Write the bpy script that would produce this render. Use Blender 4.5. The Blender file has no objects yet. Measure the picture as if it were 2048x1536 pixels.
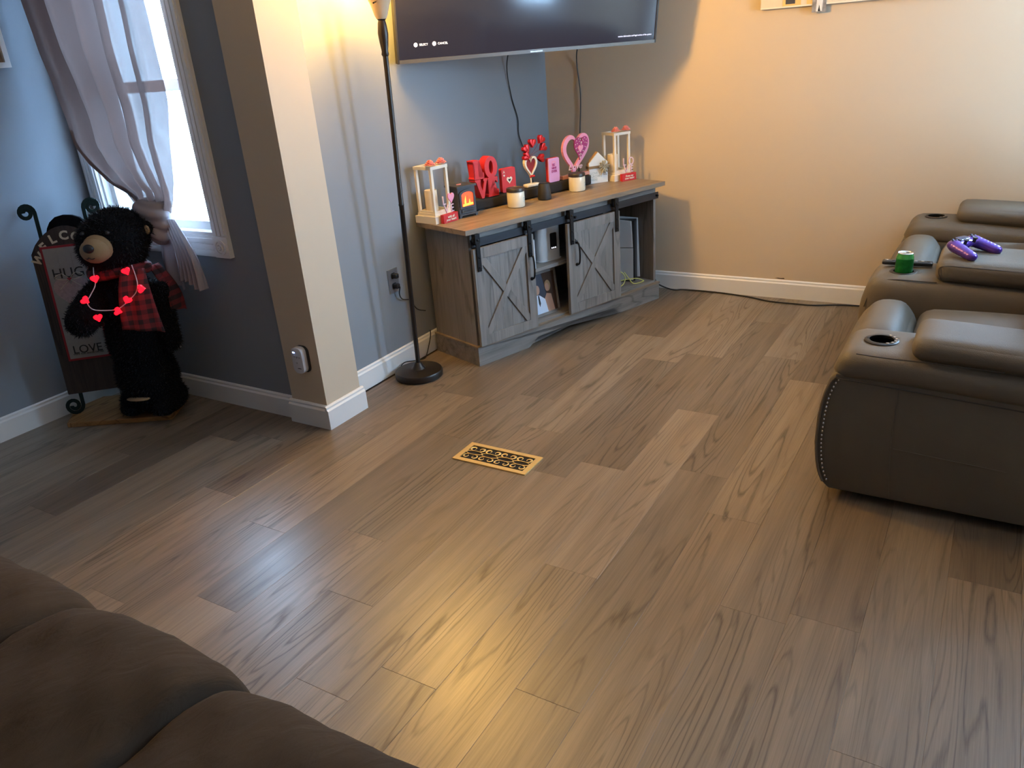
import bpy, bmesh, math, random
from mathutils import Vector, Matrix, Euler
random.seed(7)
C = bpy.context.scene.collection
SC = bpy.context.scene
R = math.radians
PI = math.pi

# ------------------------------------------------------------------ camera
cd = bpy.data.cameras.new('camera'); cam = bpy.data.objects.new('camera', cd); C.objects.link(cam)
yaw, pitch, roll = .56728, .40632, .08006
F = Vector((math.cos(yaw)*math.cos(pitch), math.sin(yaw)*math.cos(pitch), -math.sin(pitch)))
Rr = F.cross(Vector((0, 0, 1))).normalized(); Dn = F.cross(Rr)
rt = math.cos(roll)*Rr + math.sin(roll)*Dn; dn = -math.sin(roll)*Rr + math.cos(roll)*Dn
m = Matrix((rt, -dn, -F)).transposed().to_4x4(); m.translation = Vector((0, 0, 1.5))
cam.matrix_world = m
cd.sensor_width = 36; cd.lens = 1565.7/2048*36; cd.clip_start = .02
SC.camera = cam
# ------------------------------------------------------------------ light
w = bpy.data.worlds.new('overcast_sky'); SC.world = w; w.use_nodes = True
bg = w.node_tree.nodes['Background']
bg.inputs['Color'].default_value = (.41, .67, 1, 1); bg.inputs['Strength'].default_value = 41.0
SC.cycles.use_denoising = True
SC.cycles.max_bounces = 8; SC.cycles.diffuse_bounces = 5; SC.cycles.transparent_max_bounces = 12
SC.cycles.sample_clamp_indirect = 8
SC.cycles.caustics_reflective = False; SC.cycles.caustics_refractive = False
vs = SC.view_settings
vs.view_transform = 'Standard'; vs.look = 'None'; vs.gamma = 1; vs.exposure = 0.7; vs.use_curve_mapping = False

def portal(name, loc, rot, sx, sy):
    l = bpy.data.lights.new(name, 'AREA'); l.shape = 'RECTANGLE'; l.size = sx; l.size_y = sy
    l.cycles.is_portal = True
    o = bpy.data.objects.new(name, l); o.location = loc; o.rotation_euler = rot; C.objects.link(o)
# area light faces local -Z
portal('daylight_portal', (2.50, 3.275, 1.48), (0, R(90), 0), 1.3, .8)
portal('daylight_portal', (4.88, -.93, 1.42), (0, R(90), 0), 1.55, .95)
portal('daylight_portal', (3.59, -1.78, 1.5), (R(90), 0, 0), .45, 1.4)
LAMP_W = 120

# ------------------------------------------------------------------ materials
def lin(c):
    return tuple(((v/255)/12.92 if v <= 10 else (((v/255)+.055)/1.055)**2.4) for v in c)
class NT:
    def __init__(s, name):
        s.m = bpy.data.materials.new(name); s.m.use_nodes = True; s.t = s.m.node_tree
        s.b = s.t.nodes['Principled BSDF']; s.o = s.t.nodes['Material Output']
    def n(s, typ, **kw):
        x = s.t.nodes.new(typ)
        for k, v in kw.items():
            if k.startswith('i_'): x.inputs[k[2:].replace('_', ' ')].default_value = v
            else: setattr(x, k, v)
        return x
    def l(s, a, b): s.t.links.new(a, b)
def mat(name, col, rough=.6, metal=0, bump=0, bscale=200, emit=None, estr=0, spec=.5, alpha=None, vary=0, vscale=6, sheen=0, coat=0, trans=0):
    N = NT(name); b = N.b
    c = tuple(col)+(1,)
    b.inputs['Base Color'].default_value = c; b.inputs['Roughness'].default_value = rough
    b.inputs['Metallic'].default_value = metal; b.inputs['Specular IOR Level'].default_value = spec
    if sheen: b.inputs['Sheen Weight'].default_value = sheen
    if coat: b.inputs['Coat Weight'].default_value = coat; b.inputs['Coat Roughness'].default_value = .1
    if trans: b.inputs['Transmission Weight'].default_value = trans
    tc = N.n('ShaderNodeTexCoord')
    if vary:
        nz = N.n('ShaderNodeTexNoise', i_Scale=vscale, i_Detail=4.0); N.l(tc.outputs['Object'], nz.inputs['Vector'])
        mx = N.n('ShaderNodeMix', data_type='RGBA'); mx.inputs['A'].default_value = tuple(v*(1-vary) for v in col)+(1,)
        mx.inputs['B'].default_value = tuple(min(1, v*(1+vary)) for v in col)+(1,)
        N.l(nz.outputs['Fac'], mx.inputs['Factor']); N.l(mx.outputs['Result'], b.inputs['Base Color'])
    if bump:
        nb = N.n('ShaderNodeTexNoise', i_Scale=bscale, i_Detail=3.0); N.l(tc.outputs['Object'], nb.inputs['Vector'])
        bp = N.n('ShaderNodeBump', i_Strength=bump, i_Distance=.002); N.l(nb.outputs['Fac'], bp.inputs['Height']); N.l(bp.outputs['Normal'], b.inputs['Normal'])
    if emit: b.inputs['Emission Color'].default_value = tuple(emit)+(1,); b.inputs['Emission Strength'].default_value = estr
    return N.m

def wood(name, dark, light, sx=1.0, sy=7.0, rings=9, fine=260, rough=.45, axis=0, contrast=.8, tint=False, bump=.15, bands=None, spec=.5):
    """grain runs along object axis 0 (x) or 2 (z)"""
    N = NT(name); b = N.b
    tc = N.n('ShaderNodeTexCoord'); oi = N.n('ShaderNodeObjectInfo')
    mul = N.n('ShaderNodeMath', operation='MULTIPLY'); mul.inputs[1].default_value = 53.0; N.l(oi.outputs['Random'], mul.inputs[0])
    cb = N.n('ShaderNodeCombineXYZ'); N.l(mul.outputs[0], cb.inputs['X']); N.l(mul.outputs[0], cb.inputs['Y']); N.l(mul.outputs[0], cb.inputs['Z'])
    ad = N.n('ShaderNodeVectorMath', operation='ADD'); N.l(tc.outputs['Object'], ad.inputs[0]); N.l(cb.outputs[0], ad.inputs[1])
    mp = N.n('ShaderNodeMapping'); sc = [sy, sy, sy]; sc[axis] = sx; mp.inputs['Scale'].default_value = sc; N.l(ad.outputs[0], mp.inputs['Vector'])
    n1 = N.n('ShaderNodeTexNoise', i_Scale=1.0, i_Detail=1.5, i_Roughness=.45, i_Distortion=.25); N.l(mp.outputs[0], n1.inputs['Vector'])
    mr = N.n('ShaderNodeMath', operation='MULTIPLY'); mr.inputs[1].default_value = rings; N.l(n1.outputs['Fac'], mr.inputs[0])
    # small wobble
    mp3 = N.n('ShaderNodeMapping'); s3 = [90]*3; s3[axis] = 12; mp3.inputs['Scale'].default_value = s3; N.l(ad.outputs[0], mp3.inputs['Vector'])
    n3 = N.n('ShaderNodeTexNoise', i_Scale=1.0, i_Detail=2.0); N.l(mp3.outputs[0], n3.inputs['Vector'])
    ma = N.n('ShaderNodeMath', operation='MULTIPLY_ADD'); ma.inputs[1].default_value = .35; N.l(n3.outputs['Fac'], ma.inputs[0]); N.l(mr.outputs[0], ma.inputs[2])
    fr = N.n('ShaderNodeMath', operation='PINGPONG'); fr.inputs[1].default_value = .5; N.l(ma.outputs[0], fr.inputs[0])
    rp = N.n('ShaderNodeValToRGB'); rp.color_ramp.elements[0].position = .0; rp.color_ramp.elements[1].position = .18
    rp.color_ramp.elements[0].color = (0, 0, 0, 1); rp.color_ramp.elements[1].color = (1, 1, 1, 1); N.l(fr.outputs[0], rp.inputs['Fac'])
    # mask of where rings are strong
    mp4 = N.n('ShaderNodeMapping'); s4 = [6]*3; s4[axis] = .9; mp4.inputs['Scale'].default_value = s4; N.l(ad.outputs[0], mp4.inputs['Vector'])
    n4 = N.n('ShaderNodeTexNoise', i_Scale=1.0, i_Detail=1.0); N.l(mp4.outputs[0], n4.inputs['Vector'])
    rm = N.n('ShaderNodeMapRange'); rm.inputs['From Min'].default_value = .38; rm.inputs['From Max'].default_value = .62
    rm.inputs['To Min'].default_value = .12; rm.inputs['To Max'].default_value = 1; N.l(n4.outputs['Fac'], rm.inputs['Value'])
    iv = N.n('ShaderNodeMath', operation='SUBTRACT'); iv.inputs[0].default_value = 1; N.l(rp.outputs['Color'], iv.inputs[1])
    rs = N.n('ShaderNodeMath', operation='MULTIPLY'); N.l(iv.outputs[0], rs.inputs[0]); N.l(rm.outputs[0], rs.inputs[1])
    # fibres
    mp2 = N.n('ShaderNodeMapping'); s2 = [fine]*3; s2[axis] = 5; mp2.inputs['Scale'].default_value = s2; N.l(ad.outputs[0], mp2.inputs['Vector'])
    n2 = N.n('ShaderNodeTexNoise', i_Scale=1.0, i_Detail=3.0, i_Roughness=.6); N.l(mp2.outputs[0], n2.inputs['Vector'])
    # broad streaks
    mp5 = N.n('ShaderNodeMapping'); s5 = [22]*3; s5[axis] = 1.3; mp5.inputs['Scale'].default_value = s5; N.l(ad.outputs[0], mp5.inputs['Vector'])
    n5 = N.n('ShaderNodeTexNoise', i_Scale=1.0, i_Detail=2.0); N.l(mp5.outputs[0], n5.inputs['Vector'])
    f1 = N.n('ShaderNodeMath', operation='MULTIPLY_ADD'); f1.inputs[1].default_value = .62; N.l(n2.outputs['Fac'], f1.inputs[0])
    f2 = N.n('ShaderNodeMath', operation='MULTIPLY_ADD'); f2.inputs[1].default_value = .7; f2.inputs[2].default_value = -.13; N.l(n5.outputs['Fac'], f2.inputs[0])
    N.l(f2.outputs[0], f1.inputs[2])
    f3 = N.n('ShaderNodeMath', operation='MULTIPLY_ADD', use_clamp=True); f3.inputs[1].default_value = -contrast; N.l(rs.outputs[0], f3.inputs[0]); N.l(f1.outputs[0], f3.inputs[2])
    mx = N.n('ShaderNodeMix', data_type='RGBA'); mx.inputs['A'].default_value = tuple(dark)+(1,); mx.inputs['B'].default_value = tuple(light)+(1,)
    N.l(f3.outputs[0], mx.inputs['Factor'])
    out = mx.outputs['Result']
    if bands:   # printed boards side by side across an axis
        sep = N.n('ShaderNodeSeparateXYZ'); N.l(tc.outputs['Object'], sep.inputs[0])
        mb = N.n('ShaderNodeMath', operation='DIVIDE'); mb.inputs[1].default_value = bands[1]; N.l(sep.outputs[bands[0]], mb.inputs[0])
        fl = N.n('ShaderNodeMath', operation='FLOOR'); N.l(mb.outputs[0], fl.inputs[0])
        wn = N.n('ShaderNodeTexWhiteNoise', noise_dimensions='1D'); N.l(fl.outputs[0], wn.inputs['W'])
        mr2 = N.n('ShaderNodeMapRange'); mr2.inputs['To Min'].default_value = .78; mr2.inputs['To Max'].default_value = 1.18; N.l(wn.outputs['Value'], mr2.inputs['Value'])
        vm = N.n('ShaderNodeVectorMath', operation='SCALE'); N.l(out, vm.inputs[0]); N.l(mr2.outputs[0], vm.inputs['Scale']); out = vm.outputs[0]
    if tint:
        mt = N.n('ShaderNodeMix', data_type='RGBA', blend_type='MULTIPLY'); mt.inputs['Factor'].default_value = 1
        N.l(out, mt.inputs['A']); N.l(oi.outputs['Color'], mt.inputs['B']); out = mt.outputs['Result']
    N.l(out, b.inputs['Base Color'])
    rr = N.n('ShaderNodeMapRange'); rr.inputs['To Min'].default_value = rough+.1; rr.inputs['To Max'].default_value = rough-.06; N.l(f3.outputs[0], rr.inputs['Value']); N.l(rr.outputs[0], b.inputs['Roughness'])
    b.inputs['Specular IOR Level'].default_value = spec
    bp = N.n('ShaderNodeBump', i_Strength=bump, i_Distance=.001); N.l(f3.outputs[0], bp.inputs['Height']); N.l(bp.outputs['Normal'], b.inputs['Normal'])
    return N.m

def fabric(name, col, scale=900, rough=.95, vary=.25, bump=.3, sheen=.2, wr=0):
    N = NT(name); b = N.b; tc = N.n('ShaderNodeTexCoord')
    n1 = N.n('ShaderNodeTexNoise', i_Scale=3.5, i_Detail=5.0, i_Roughness=.6); N.l(tc.outputs['Object'], n1.inputs['Vector'])
    mx = N.n('ShaderNodeMix', data_type='RGBA'); mx.inputs['A'].default_value = tuple(v*(1-vary) for v in col)+(1,); mx.inputs['B'].default_value = tuple(min(1, v*(1+vary)) for v in col)+(1,)
    N.l(n1.outputs['Fac'], mx.inputs['Factor']); N.l(mx.outputs['Result'], b.inputs['Base Color'])
    n2 = N.n('ShaderNodeTexNoise', i_Scale=scale, i_Detail=2.0); N.l(tc.outputs['Object'], n2.inputs['Vector'])
    bp = N.n('ShaderNodeBump', i_Strength=bump, i_Distance=.001); N.l(n2.outputs['Fac'], bp.inputs['Height'])
    last = bp
    if wr:
        mp = N.n('ShaderNodeMapping'); mp.inputs['Scale'].default_value = (9, 26, 9); mp.inputs['Rotation'].default_value = (0, 0, .5); N.l(tc.outputs['Object'], mp.inputs['Vector'])
        n3 = N.n('ShaderNodeTexNoise', i_Scale=1.0, i_Detail=4.0, i_Distortion=.8); N.l(mp.outputs[0], n3.inputs['Vector'])
        b2 = N.n('ShaderNodeBump', i_Strength=wr, i_Distance=.012); N.l(n3.outputs['Fac'], b2.inputs['Height']); N.l(bp.outputs['Normal'], b2.inputs['Normal']); last = b2
    N.l(last.outputs['Normal'], b.inputs['Normal'])
    b.inputs['Roughness'].default_value = rough; b.inputs['Sheen Weight'].default_value = sheen; b.inputs['Specular IOR Level'].default_value = .25
    return N.m

M = {}
M['floor'] = wood('floor_vinyl', (.072, .052, .036), (.285, .220, .158), sx=.55, sy=7.5, rings=20, fine=300, rough=.33, contrast=.45, tint=True, bump=.13, spec=.5)
M['sub'] = mat('subfloor_dark', (.03, .02, .015), .9)
M['beige'] = mat('beige_wall_paint', (.58, .475, .35), .75, bump=.12, bscale=350)
M['grey'] = mat('grey_wall_paint', (.232, .25, .275), .72, bump=.12, bscale=350)
M['ceil'] = mat('ceiling_paint', (.66, .65, .63), .9, bump=.2, bscale=120)
M['white'] = mat('white_trim_paint', (.76, .755, .74), .38, bump=.03, bscale=60)
M['rustic'] = wood('grey_washed_oak', (.095, .083, .074), (.33, .298, .272), sx=1.1, sy=9, rings=7, fine=220, rough=.55, axis=2, contrast=.35, bump=.12)
M['rustic_h'] = wood('grey_washed_oak_horizontal', (.095, .083, .074), (.33, .298, .272), sx=1.1, sy=9, rings=7, fine=220, rough=.55, axis=0, contrast=.35, bump=.12)
M['rustic_band'] = wood('grey_washed_oak_boards', (.095, .083, .074), (.33, .298, .272), sx=1.1, sy=9, rings=7, fine=220, rough=.55, axis=2, contrast=.35, bump=.12, bands=('X', .062))
M['top'] = wood('oak_top_lampwarm', (.13, .09, .058), (.36, .275, .195), sx=1.0, sy=8, rings=7, fine=240, rough=.42, axis=0, contrast=.3, bump=.08)  # same oak, lamp warmth mixed into the colour of upward faces
M['blackmetal'] = mat('black_hardware', (.012, .012, .013), .42, .5, bump=.1, bscale=300)
M['bronze'] = mat('dark_bronze_lamp_metal', (.032, .026, .022), .36, .6, bump=.05, bscale=100)
M['black'] = mat('black_plastic', (.012, .012, .014), .4)
M['blackm'] = mat('matte_black_finish', (.016, .016, .018), .6)
M['soft'] = mat('soundbar_cloth', (.012, .011, .012), .85, bump=.5, bscale=1200)
M['red'] = mat('red_painted_wood', (.56, .018, .022), .5, bump=.05)
M['redside'] = mat('bright_red_paint', (.62, .02, .02), .5)
M['pink'] = mat('pink_painted_wood', (.84, .33, .47), .5)
M['pinkcard'] = mat('orchid_pink_paint', (.74, .36, .62), .5)
M['magenta'] = mat('magenta_paint', (.38, .03, .16), .45, vary=.3, vscale=60)
M['cream'] = mat('cream_painted_wood', (.80, .72, .58), .5, bump=.06)
M['ivory'] = mat('ivory_wax', (.76, .62, .42), .55)
M['whitep'] = mat('white_plastic', (.72, .74, .76), .35)
M['lilac'] = mat('pale_pink_lettering', (.72, .52, .58), .6)
M['coral'] = mat('coral_fabric_petals', (.85, .26, .21), .75, sheen=.3)
M['glitter'] = mat('dark_red_glitter', (.32, .01, .02), .35, bump=1, bscale=900, vary=.6, vscale=900)
M['foil'] = mat('red_foil', (.52, .012, .015), .25, .45, bump=.4, bscale=60)
M['burlap'] = mat('burlap_ribbon', (.24, .17, .10), .95, bump=.8, bscale=700, vary=.3, vscale=300)
M['bow'] = mat('sage_raffia_bow', (.44, .42, .32), .9, bump=.6, bscale=400, vary=.4, vscale=80)
M['label'] = mat('pale_label_print', (.35, .45, .46), .6)
M['jar'] = mat('cream_glazed_jar', (.74, .70, .56), .3, coat=.3)
M['jarlid'] = mat('dark_brown_lid', (.03, .024, .02), .4)
M['brass'] = mat('polished_brass', (.95, .66, .26), .34, .6, bump=.05, bscale=80)
M['ventshade'] = mat('vent_shade_black', (.006, .003, .003), .9)
M['leather'] = mat('taupe_faux_leather', (.125, .103, .078), .56, bump=.5, bscale=420, vary=.1, vscale=8, spec=.45)
M['piping'] = mat('dark_stitch_seam', (.045, .035, .028), .6)
M['cup'] = mat('cup_holder_black', (.01, .01, .011), .25)
M['bronzering'] = mat('cup_holder_bronze_ring', (.028, .022, .018), .4, .2)
M['silver'] = mat('silver_button', (.75, .76, .78), .25, .9)
M['brown'] = fabric('brown_microfiber', (.036, .0235, .0145), scale=700, vary=.25, bump=.25, sheen=0, wr=.55)
M['tvframe'] = mat('tv_bezel', (.03, .028, .028), .35, .3)
M['bezel'] = mat('tv_bottom_trim', (.16, .15, .14), .3, .7)
M['cord'] = mat('black_cord', (.01, .01, .01), .5)
M['greycord'] = mat('grey_cord', (.2, .2, .2), .5)
M['iron'] = mat('dark_green_iron', (.012, .03, .028), .4, .5)
M['signwood'] = wood('dark_stained_sign_wood', (.018, .012, .01), (.07, .045, .035), sx=1.2, sy=12, rings=6, fine=150, rough=.55, axis=2, contrast=.4)
M['signcream'] = mat('cream_sign_letters', (.62, .55, .40), .6)
M['plaque'] = mat('grey_plank_plaque', (.30, .285, .27), .7, vary=.15, vscale=30)
M['plaqueink'] = mat('black_ink', (.02, .02, .02), .7)
M['plaqueheart'] = mat('pink_string_heart', (.42, .30, .30), .7, vary=.3, vscale=120)
M['rimred'] = mat('dark_red_rim', (.30, .012, .02), .5)
M['furbody'] = mat('black_plush', (.003, .0035, .005), .95, bump=.8, bscale=150, spec=.15)
M['fur'] = mat('black_fur_strands', (.0035, .004, .0065), .55, spec=.3)
M['muzzle'] = mat('tan_plush', (.30, .205, .11), .95, bump=.6, bscale=500)
M['pine'] = wood('amber_pine', (.16, .07, .02), (.42, .21, .07), sx=1.2, sy=10, rings=7, fine=150, rough=.5, axis=0)
M['purple'] = mat('metallic_purple_shell', (.10, .035, .34), .28, .45, coat=.5)
M['darkblue'] = mat('glossy_navy_touchpad', (.01, .03, .10), .2, coat=.5)
M['green'] = mat('green_can_print', (.01, .20, .035), .3, .6, vary=.6, vscale=70)
M['limegreen'] = mat('lime_can_band', (.10, .50, .12), .25, .7)
M['alu'] = mat('brushed_aluminium', (.78, .80, .80), .25, .95)
M['ps'] = mat('console_panel_shaded', (.46, .45, .45), .55)  # white shell coloured grey for the shade inside the bay
M['yellow'] = mat('yellow_cable', (.62, .60, .16), .5)
M['ember'] = mat('glowing_embers', (.5, .02, .0), .6, emit=(1, .06, .015), estr=1.6, vary=.5, vscale=90)
M['flame'] = mat('orange_flame', (.8, .2, .02), .6, emit=(1, .22, .03), estr=2.2)
M['ledred'] = mat('red_heart_bulb', (.8, .01, .02), .3, emit=(1, .004, .012), estr=2.4)
M['ledwire'] = mat('clear_wire', (.55, .5, .55), .4)
M['ledblue'] = mat('blue_status_light', (.3, .4, 1), .3, emit=(.3, .45, 1), estr=5)
M['screentext'] = mat('screen_text', (.8, .8, .8), .5, emit=(.9, .9, 1), estr=1.0)
M['screendim'] = mat('screen_dim_text', (.6, .6, .7), .5, emit=(.6, .6, .85), estr=.6)
M['screen'] = mat('tv_screen_glass', (.006, .006, .009), .10, spec=.35, emit=(.30, .28, .42), estr=.06)
M['photodark'] = mat('photo_dark_background', (.05, .055, .075), .3)
M['photogold'] = mat('photo_yellow_mat', (.75, .50, .18), .5)
M['photogrey'] = mat('photo_black_and_white', (.25, .25, .27), .4, vary=.9, vscale=35)
M['paper'] = mat('linen_canvas', (.72, .62, .47), .8, bump=.3, bscale=500, vary=.06, vscale=90)
M['skin'] = mat('photo_skin_print', (.42, .24, .17), .35)
M['shirt'] = mat('photo_white_shirt', (.62, .72, .86), .35)
M['hairp'] = mat('photo_fair_hair', (.30, .19, .10), .35)
M['photobrown'] = mat('photo_brown_wood', (.06, .03, .018), .35, vary=.3, vscale=20)
M['scuff'] = mat('dark_scuff', (.03, .02, .012), .9)

def plaid(name):
    N = NT(name); tc = N.n('ShaderNodeTexCoord'); sep = N.n('ShaderNodeSeparateXYZ'); N.l(tc.outputs['Object'], sep.inputs[0])
    outs = []
    for ax in ('Y', 'Z'):
        a = N.n('ShaderNodeMath', operation='MULTIPLY'); a.inputs[1].default_value = 24; N.l(sep.outputs[ax], a.inputs[0])
        p = N.n('ShaderNodeMath', operation='PINGPONG'); p.inputs[1].default_value = .5; N.l(a.outputs[0], p.inputs[0])
        g = N.n('ShaderNodeMath', operation='GREATER_THAN'); g.inputs[1].default_value = .26; N.l(p.outputs[0], g.inputs[0]); outs.append(g)
    s = N.n('ShaderNodeMath', operation='ADD'); N.l(outs[0].outputs[0], s.inputs[0]); N.l(outs[1].outputs[0], s.inputs[1])
    h = N.n('ShaderNodeMath', operation='MULTIPLY'); h.inputs[1].default_value = .5; N.l(s.outputs[0], h.inputs[0])
    mx = N.n('ShaderNodeMix', data_type='RGBA'); mx.inputs['A'].default_value = (.20, .018, .022, 1); mx.inputs['B'].default_value = (.028, .012, .014, 1)
    N.l(h.outputs[0], mx.inputs['Factor']); N.l(mx.outputs['Result'], N.b.inputs['Base Color']); N.b.inputs['Roughness'].default_value = .9
    return N.m
M['plaid'] = plaid('red_black_plaid')
def thin(name, col, transl, transp):
    N = NT(name); t = N.t
    d = N.n('ShaderNodeBsdfDiffuse'); d.inputs['Color'].default_value = tuple(col)+(1,)
    tr = N.n('ShaderNodeBsdfTranslucent'); tr.inputs['Color'].default_value = tuple(min(1, c*1.3) for c in col)+(1,)
    tp = N.n('ShaderNodeBsdfTransparent')
    tc = N.n('ShaderNodeTexCoord'); mp = N.n('ShaderNodeMapping'); mp.inputs['Scale'].default_value = (1, 60, 2.2); N.l(tc.outputs['Object'], mp.inputs['Vector'])
    nz = N.n('ShaderNodeTexNoise', i_Scale=1.0, i_Detail=4.0); N.l(mp.outputs[0], nz.inputs['Vector'])
    mr = N.n('ShaderNodeMapRange'); mr.inputs['To Min'].default_value = transp*.2; mr.inputs['To Max'].default_value = transp*1.8; N.l(nz.outputs['Fac'], mr.inputs['Value'])
    m1 = N.n('ShaderNodeMixShader'); m1.inputs[0].default_value = transl; N.l(d.outputs[0], m1.inputs[1]); N.l(tr.outputs[0], m1.inputs[2])
    m2 = N.n('ShaderNodeMixShader'); N.l(mr.outputs[0], m2.inputs[0]); N.l(m1.outputs[0], m2.inputs[1]); N.l(tp.outputs[0], m2.inputs[2])
    N.l(m2.outputs[0], N.o.inputs['Surface'])
    bp = N.n('ShaderNodeBump', i_Strength=.4, i_Distance=.003); N.l(nz.outputs['Fac'], bp.inputs['Height']); N.l(bp.outputs['Normal'], d.inputs['Normal'])
    return N.m
M['curtain'] = thin('mauve_sheer_curtain', (.25, .17, .15), .055, .010)
M['knot'] = thin('mauve_curtain_knot', (.36, .32, .335), .06, .005)
M['bowl'] = thin('frosted_amber_bowl', (.9, .78, .55), .6, .45)
def glass(name):
    N = NT(name); g = N.n('ShaderNodeBsdfGlossy'); g.inputs['Roughness'].default_value = .02
    t = N.n('ShaderNodeBsdfTransparent'); mx = N.n('ShaderNodeMixShader'); mx.inputs[0].default_value = .05
    N.l(t.outputs[0], mx.inputs[1]); N.l(g.outputs[0], mx.inputs[2]); N.l(mx.outputs[0], N.o.inputs['Surface'])
    return N.m
M['glass'] = glass('window_glass')

# ------------------------------------------------------------------ mesh helpers
def link(name, bm, m, parent=None, loc=(0, 0, 0), rot=(0, 0, 0), smooth=False, kind=None, label=None, bevel=0, seg=2):
    if bevel:
        es = [e for e in bm.edges if len(e.link_faces) == 2 and e.calc_face_angle(0) > .6]
        bmesh.ops.bevel(bm, geom=es, offset=bevel, segments=seg, affect='EDGES', profile=.5, clamp_overlap=True)
    bmesh.ops.recalc_face_normals(bm, faces=bm.faces[:])
    me = bpy.data.meshes.new(name); bm.to_mesh(me); bm.free()
    me.materials.append(m)
    if smooth:
        for p in me.polygons: p.use_smooth = True
        try: me.set_sharp_from_angle(angle=R(smooth if smooth is not True else 40))
        except Exception: pass
    o = bpy.data.objects.new(name, me); C.objects.link(o)
    o.location = loc; o.rotation_euler = rot
    if parent: o.parent = parent
    if kind: o['kind'] = kind
    if label: o['label'] = label
    return o
def thing(name, label, cat, loc=(0, 0, 0), rot=(0, 0, 0), group=None):
    o = bpy.data.objects.new(name, None); C.objects.link(o); o.empty_display_size = .05
    o.location = loc; o.rotation_euler = rot; o['label'] = label; o['category'] = cat
    if group: o['group'] = group
    return o
def tag(o, label, cat, group=None):
    o['label'] = label; o['category'] = cat
    if group: o['group'] = group
    return o
def copy_tree(o, parent=None):
    c = o.copy(); C.objects.link(c); c.parent = parent
    for ch in list(o.children): copy_tree(ch, c)
    return c
def box(bm, x0, x1, y0, y1, z0, z1, mx=None):
    vs = [bm.verts.new(Vector(p)) for p in ((x0, y0, z0), (x1, y0, z0), (x1, y1, z0), (x0, y1, z0), (x0, y0, z1), (x1, y0, z1), (x1, y1, z1), (x0, y1, z1))]
    if mx:
        for v in vs: v.co = mx @ v.co
    for f in ((0, 3, 2, 1), (4, 5, 6, 7), (0, 1, 5, 4), (1, 2, 6, 5), (2, 3, 7, 6), (3, 0, 4, 7)): bm.faces.new([vs[i] for i in f])
    return bm
def BX(*a, mx=None): return box(bmesh.new(), *a, mx=mx)
def prism(bm, pts, d0, d1, ax='y', mx=None):
    """extrude a 2-D outline; ax y: pts are (x,z); ax x: (y,z); ax z: (x,y)"""
    def P(p, d):
        v = {'y': (p[0], d, p[1]), 'x': (d, p[0], p[1]), 'z': (p[0], p[1], d)}[ax]
        return (mx @ Vector(v)) if mx else Vector(v)
    a = [bm.verts.new(P(p, d0)) for p in pts]; b = [bm.verts.new(P(p, d1)) for p in pts]; n = len(pts)
    f1 = bm.faces.new(a); f2 = bm.faces.new(b[::-1])
    for i in range(n): bm.faces.new([a[i], b[i], b[(i+1) % n], a[(i+1) % n]])
    if n > 4: bmesh.ops.triangulate(bm, faces=[f1, f2])
    return bm
def ring_prism(bm, outer, inner, d0, d1, ax='y'):
    """flat ring between two outlines of the same count"""
    def P(p, d): return Vector({'y': (p[0], d, p[1]), 'x': (d, p[0], p[1]), 'z': (p[0], p[1], d)}[ax])
    A = [[bm.verts.new(P(p, d)) for p in q] for q in (outer, inner) for d in (d0, d1)]
    n = len(outer); o0, o1, i0, i1 = A
    for i in range(n):
        j = (i+1) % n
        bm.faces.new([o0[i], o0[j], i0[j], i0[i]]); bm.faces.new([o1[j], o1[i], i1[i], i1[j]])
        bm.faces.new([o0[j], o0[i], o1[i], o1[j]]); bm.faces.new([i0[i], i0[j], i1[j], i1[i]])
    return bm
def tube(bm, pts, r, n=8, closed=False, flat=None):
    pts = [Vector(p) for p in pts]; rings = []; up = Vector((0, 0, 1)); N = len(pts)
    prev = None
    for i, p in enumerate(pts):
        a = pts[(i-1) % N] if (i or closed) else p; b = pts[(i+1) % N] if (i < N-1 or closed) else p
        t = (b-a).normalized()
        if prev is None:
            s = t.cross(up) if abs(t.z) < .95 else t.cross(Vector((1, 0, 0))); s.normalize()
        else:
            s = (prev - t*prev.dot(t)).normalized()
        prev = s; q = t.cross(s); rr = r[i] if hasattr(r, '__len__') else r
        fx, fy = flat or (1, 1)
        rings.append([bm.verts.new(p + (s*math.cos(2*PI*k/n)*fx + q*math.sin(2*PI*k/n)*fy)*rr) for k in range(n)])
    for i in range(N if closed else N-1):
        A, B = rings[i], rings[(i+1) % N]
        for k in range(n): bm.faces.new([A[k], A[(k+1) % n], B[(k+1) % n], B[k]])
    if not closed: bm.faces.new(rings[0][::-1]); bm.faces.new(rings[-1])
    return bm
def lathe(bm, prof, n=32, c=(0, 0, 0), mx=None, cap=True):
    rings = []
    for r, z in prof:
        vs = [Vector((c[0]+r*math.cos(2*PI*k/n), c[1]+r*math.sin(2*PI*k/n), c[2]+z)) for k in range(n)]
        rings.append([bm.verts.new(mx @ v if mx else v) for v in vs])
    for A, B in zip(rings, rings[1:]):
        for k in range(n): bm.faces.new([A[k], A[(k+1) % n], B[(k+1) % n], B[k]])
    if cap:
        bm.faces.new(rings[0][::-1]); bm.faces.new(rings[-1])
    return bm
def ell(bm, c, r, rot=(0, 0, 0), sub=3):
    mx = Matrix.Translation(c) @ Euler(rot).to_matrix().to_4x4() @ Matrix.Diagonal((r[0], r[1], r[2], 1))
    bmesh.ops.create_icosphere(bm, subdivisions=sub, radius=1, matrix=mx); return bm
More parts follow.
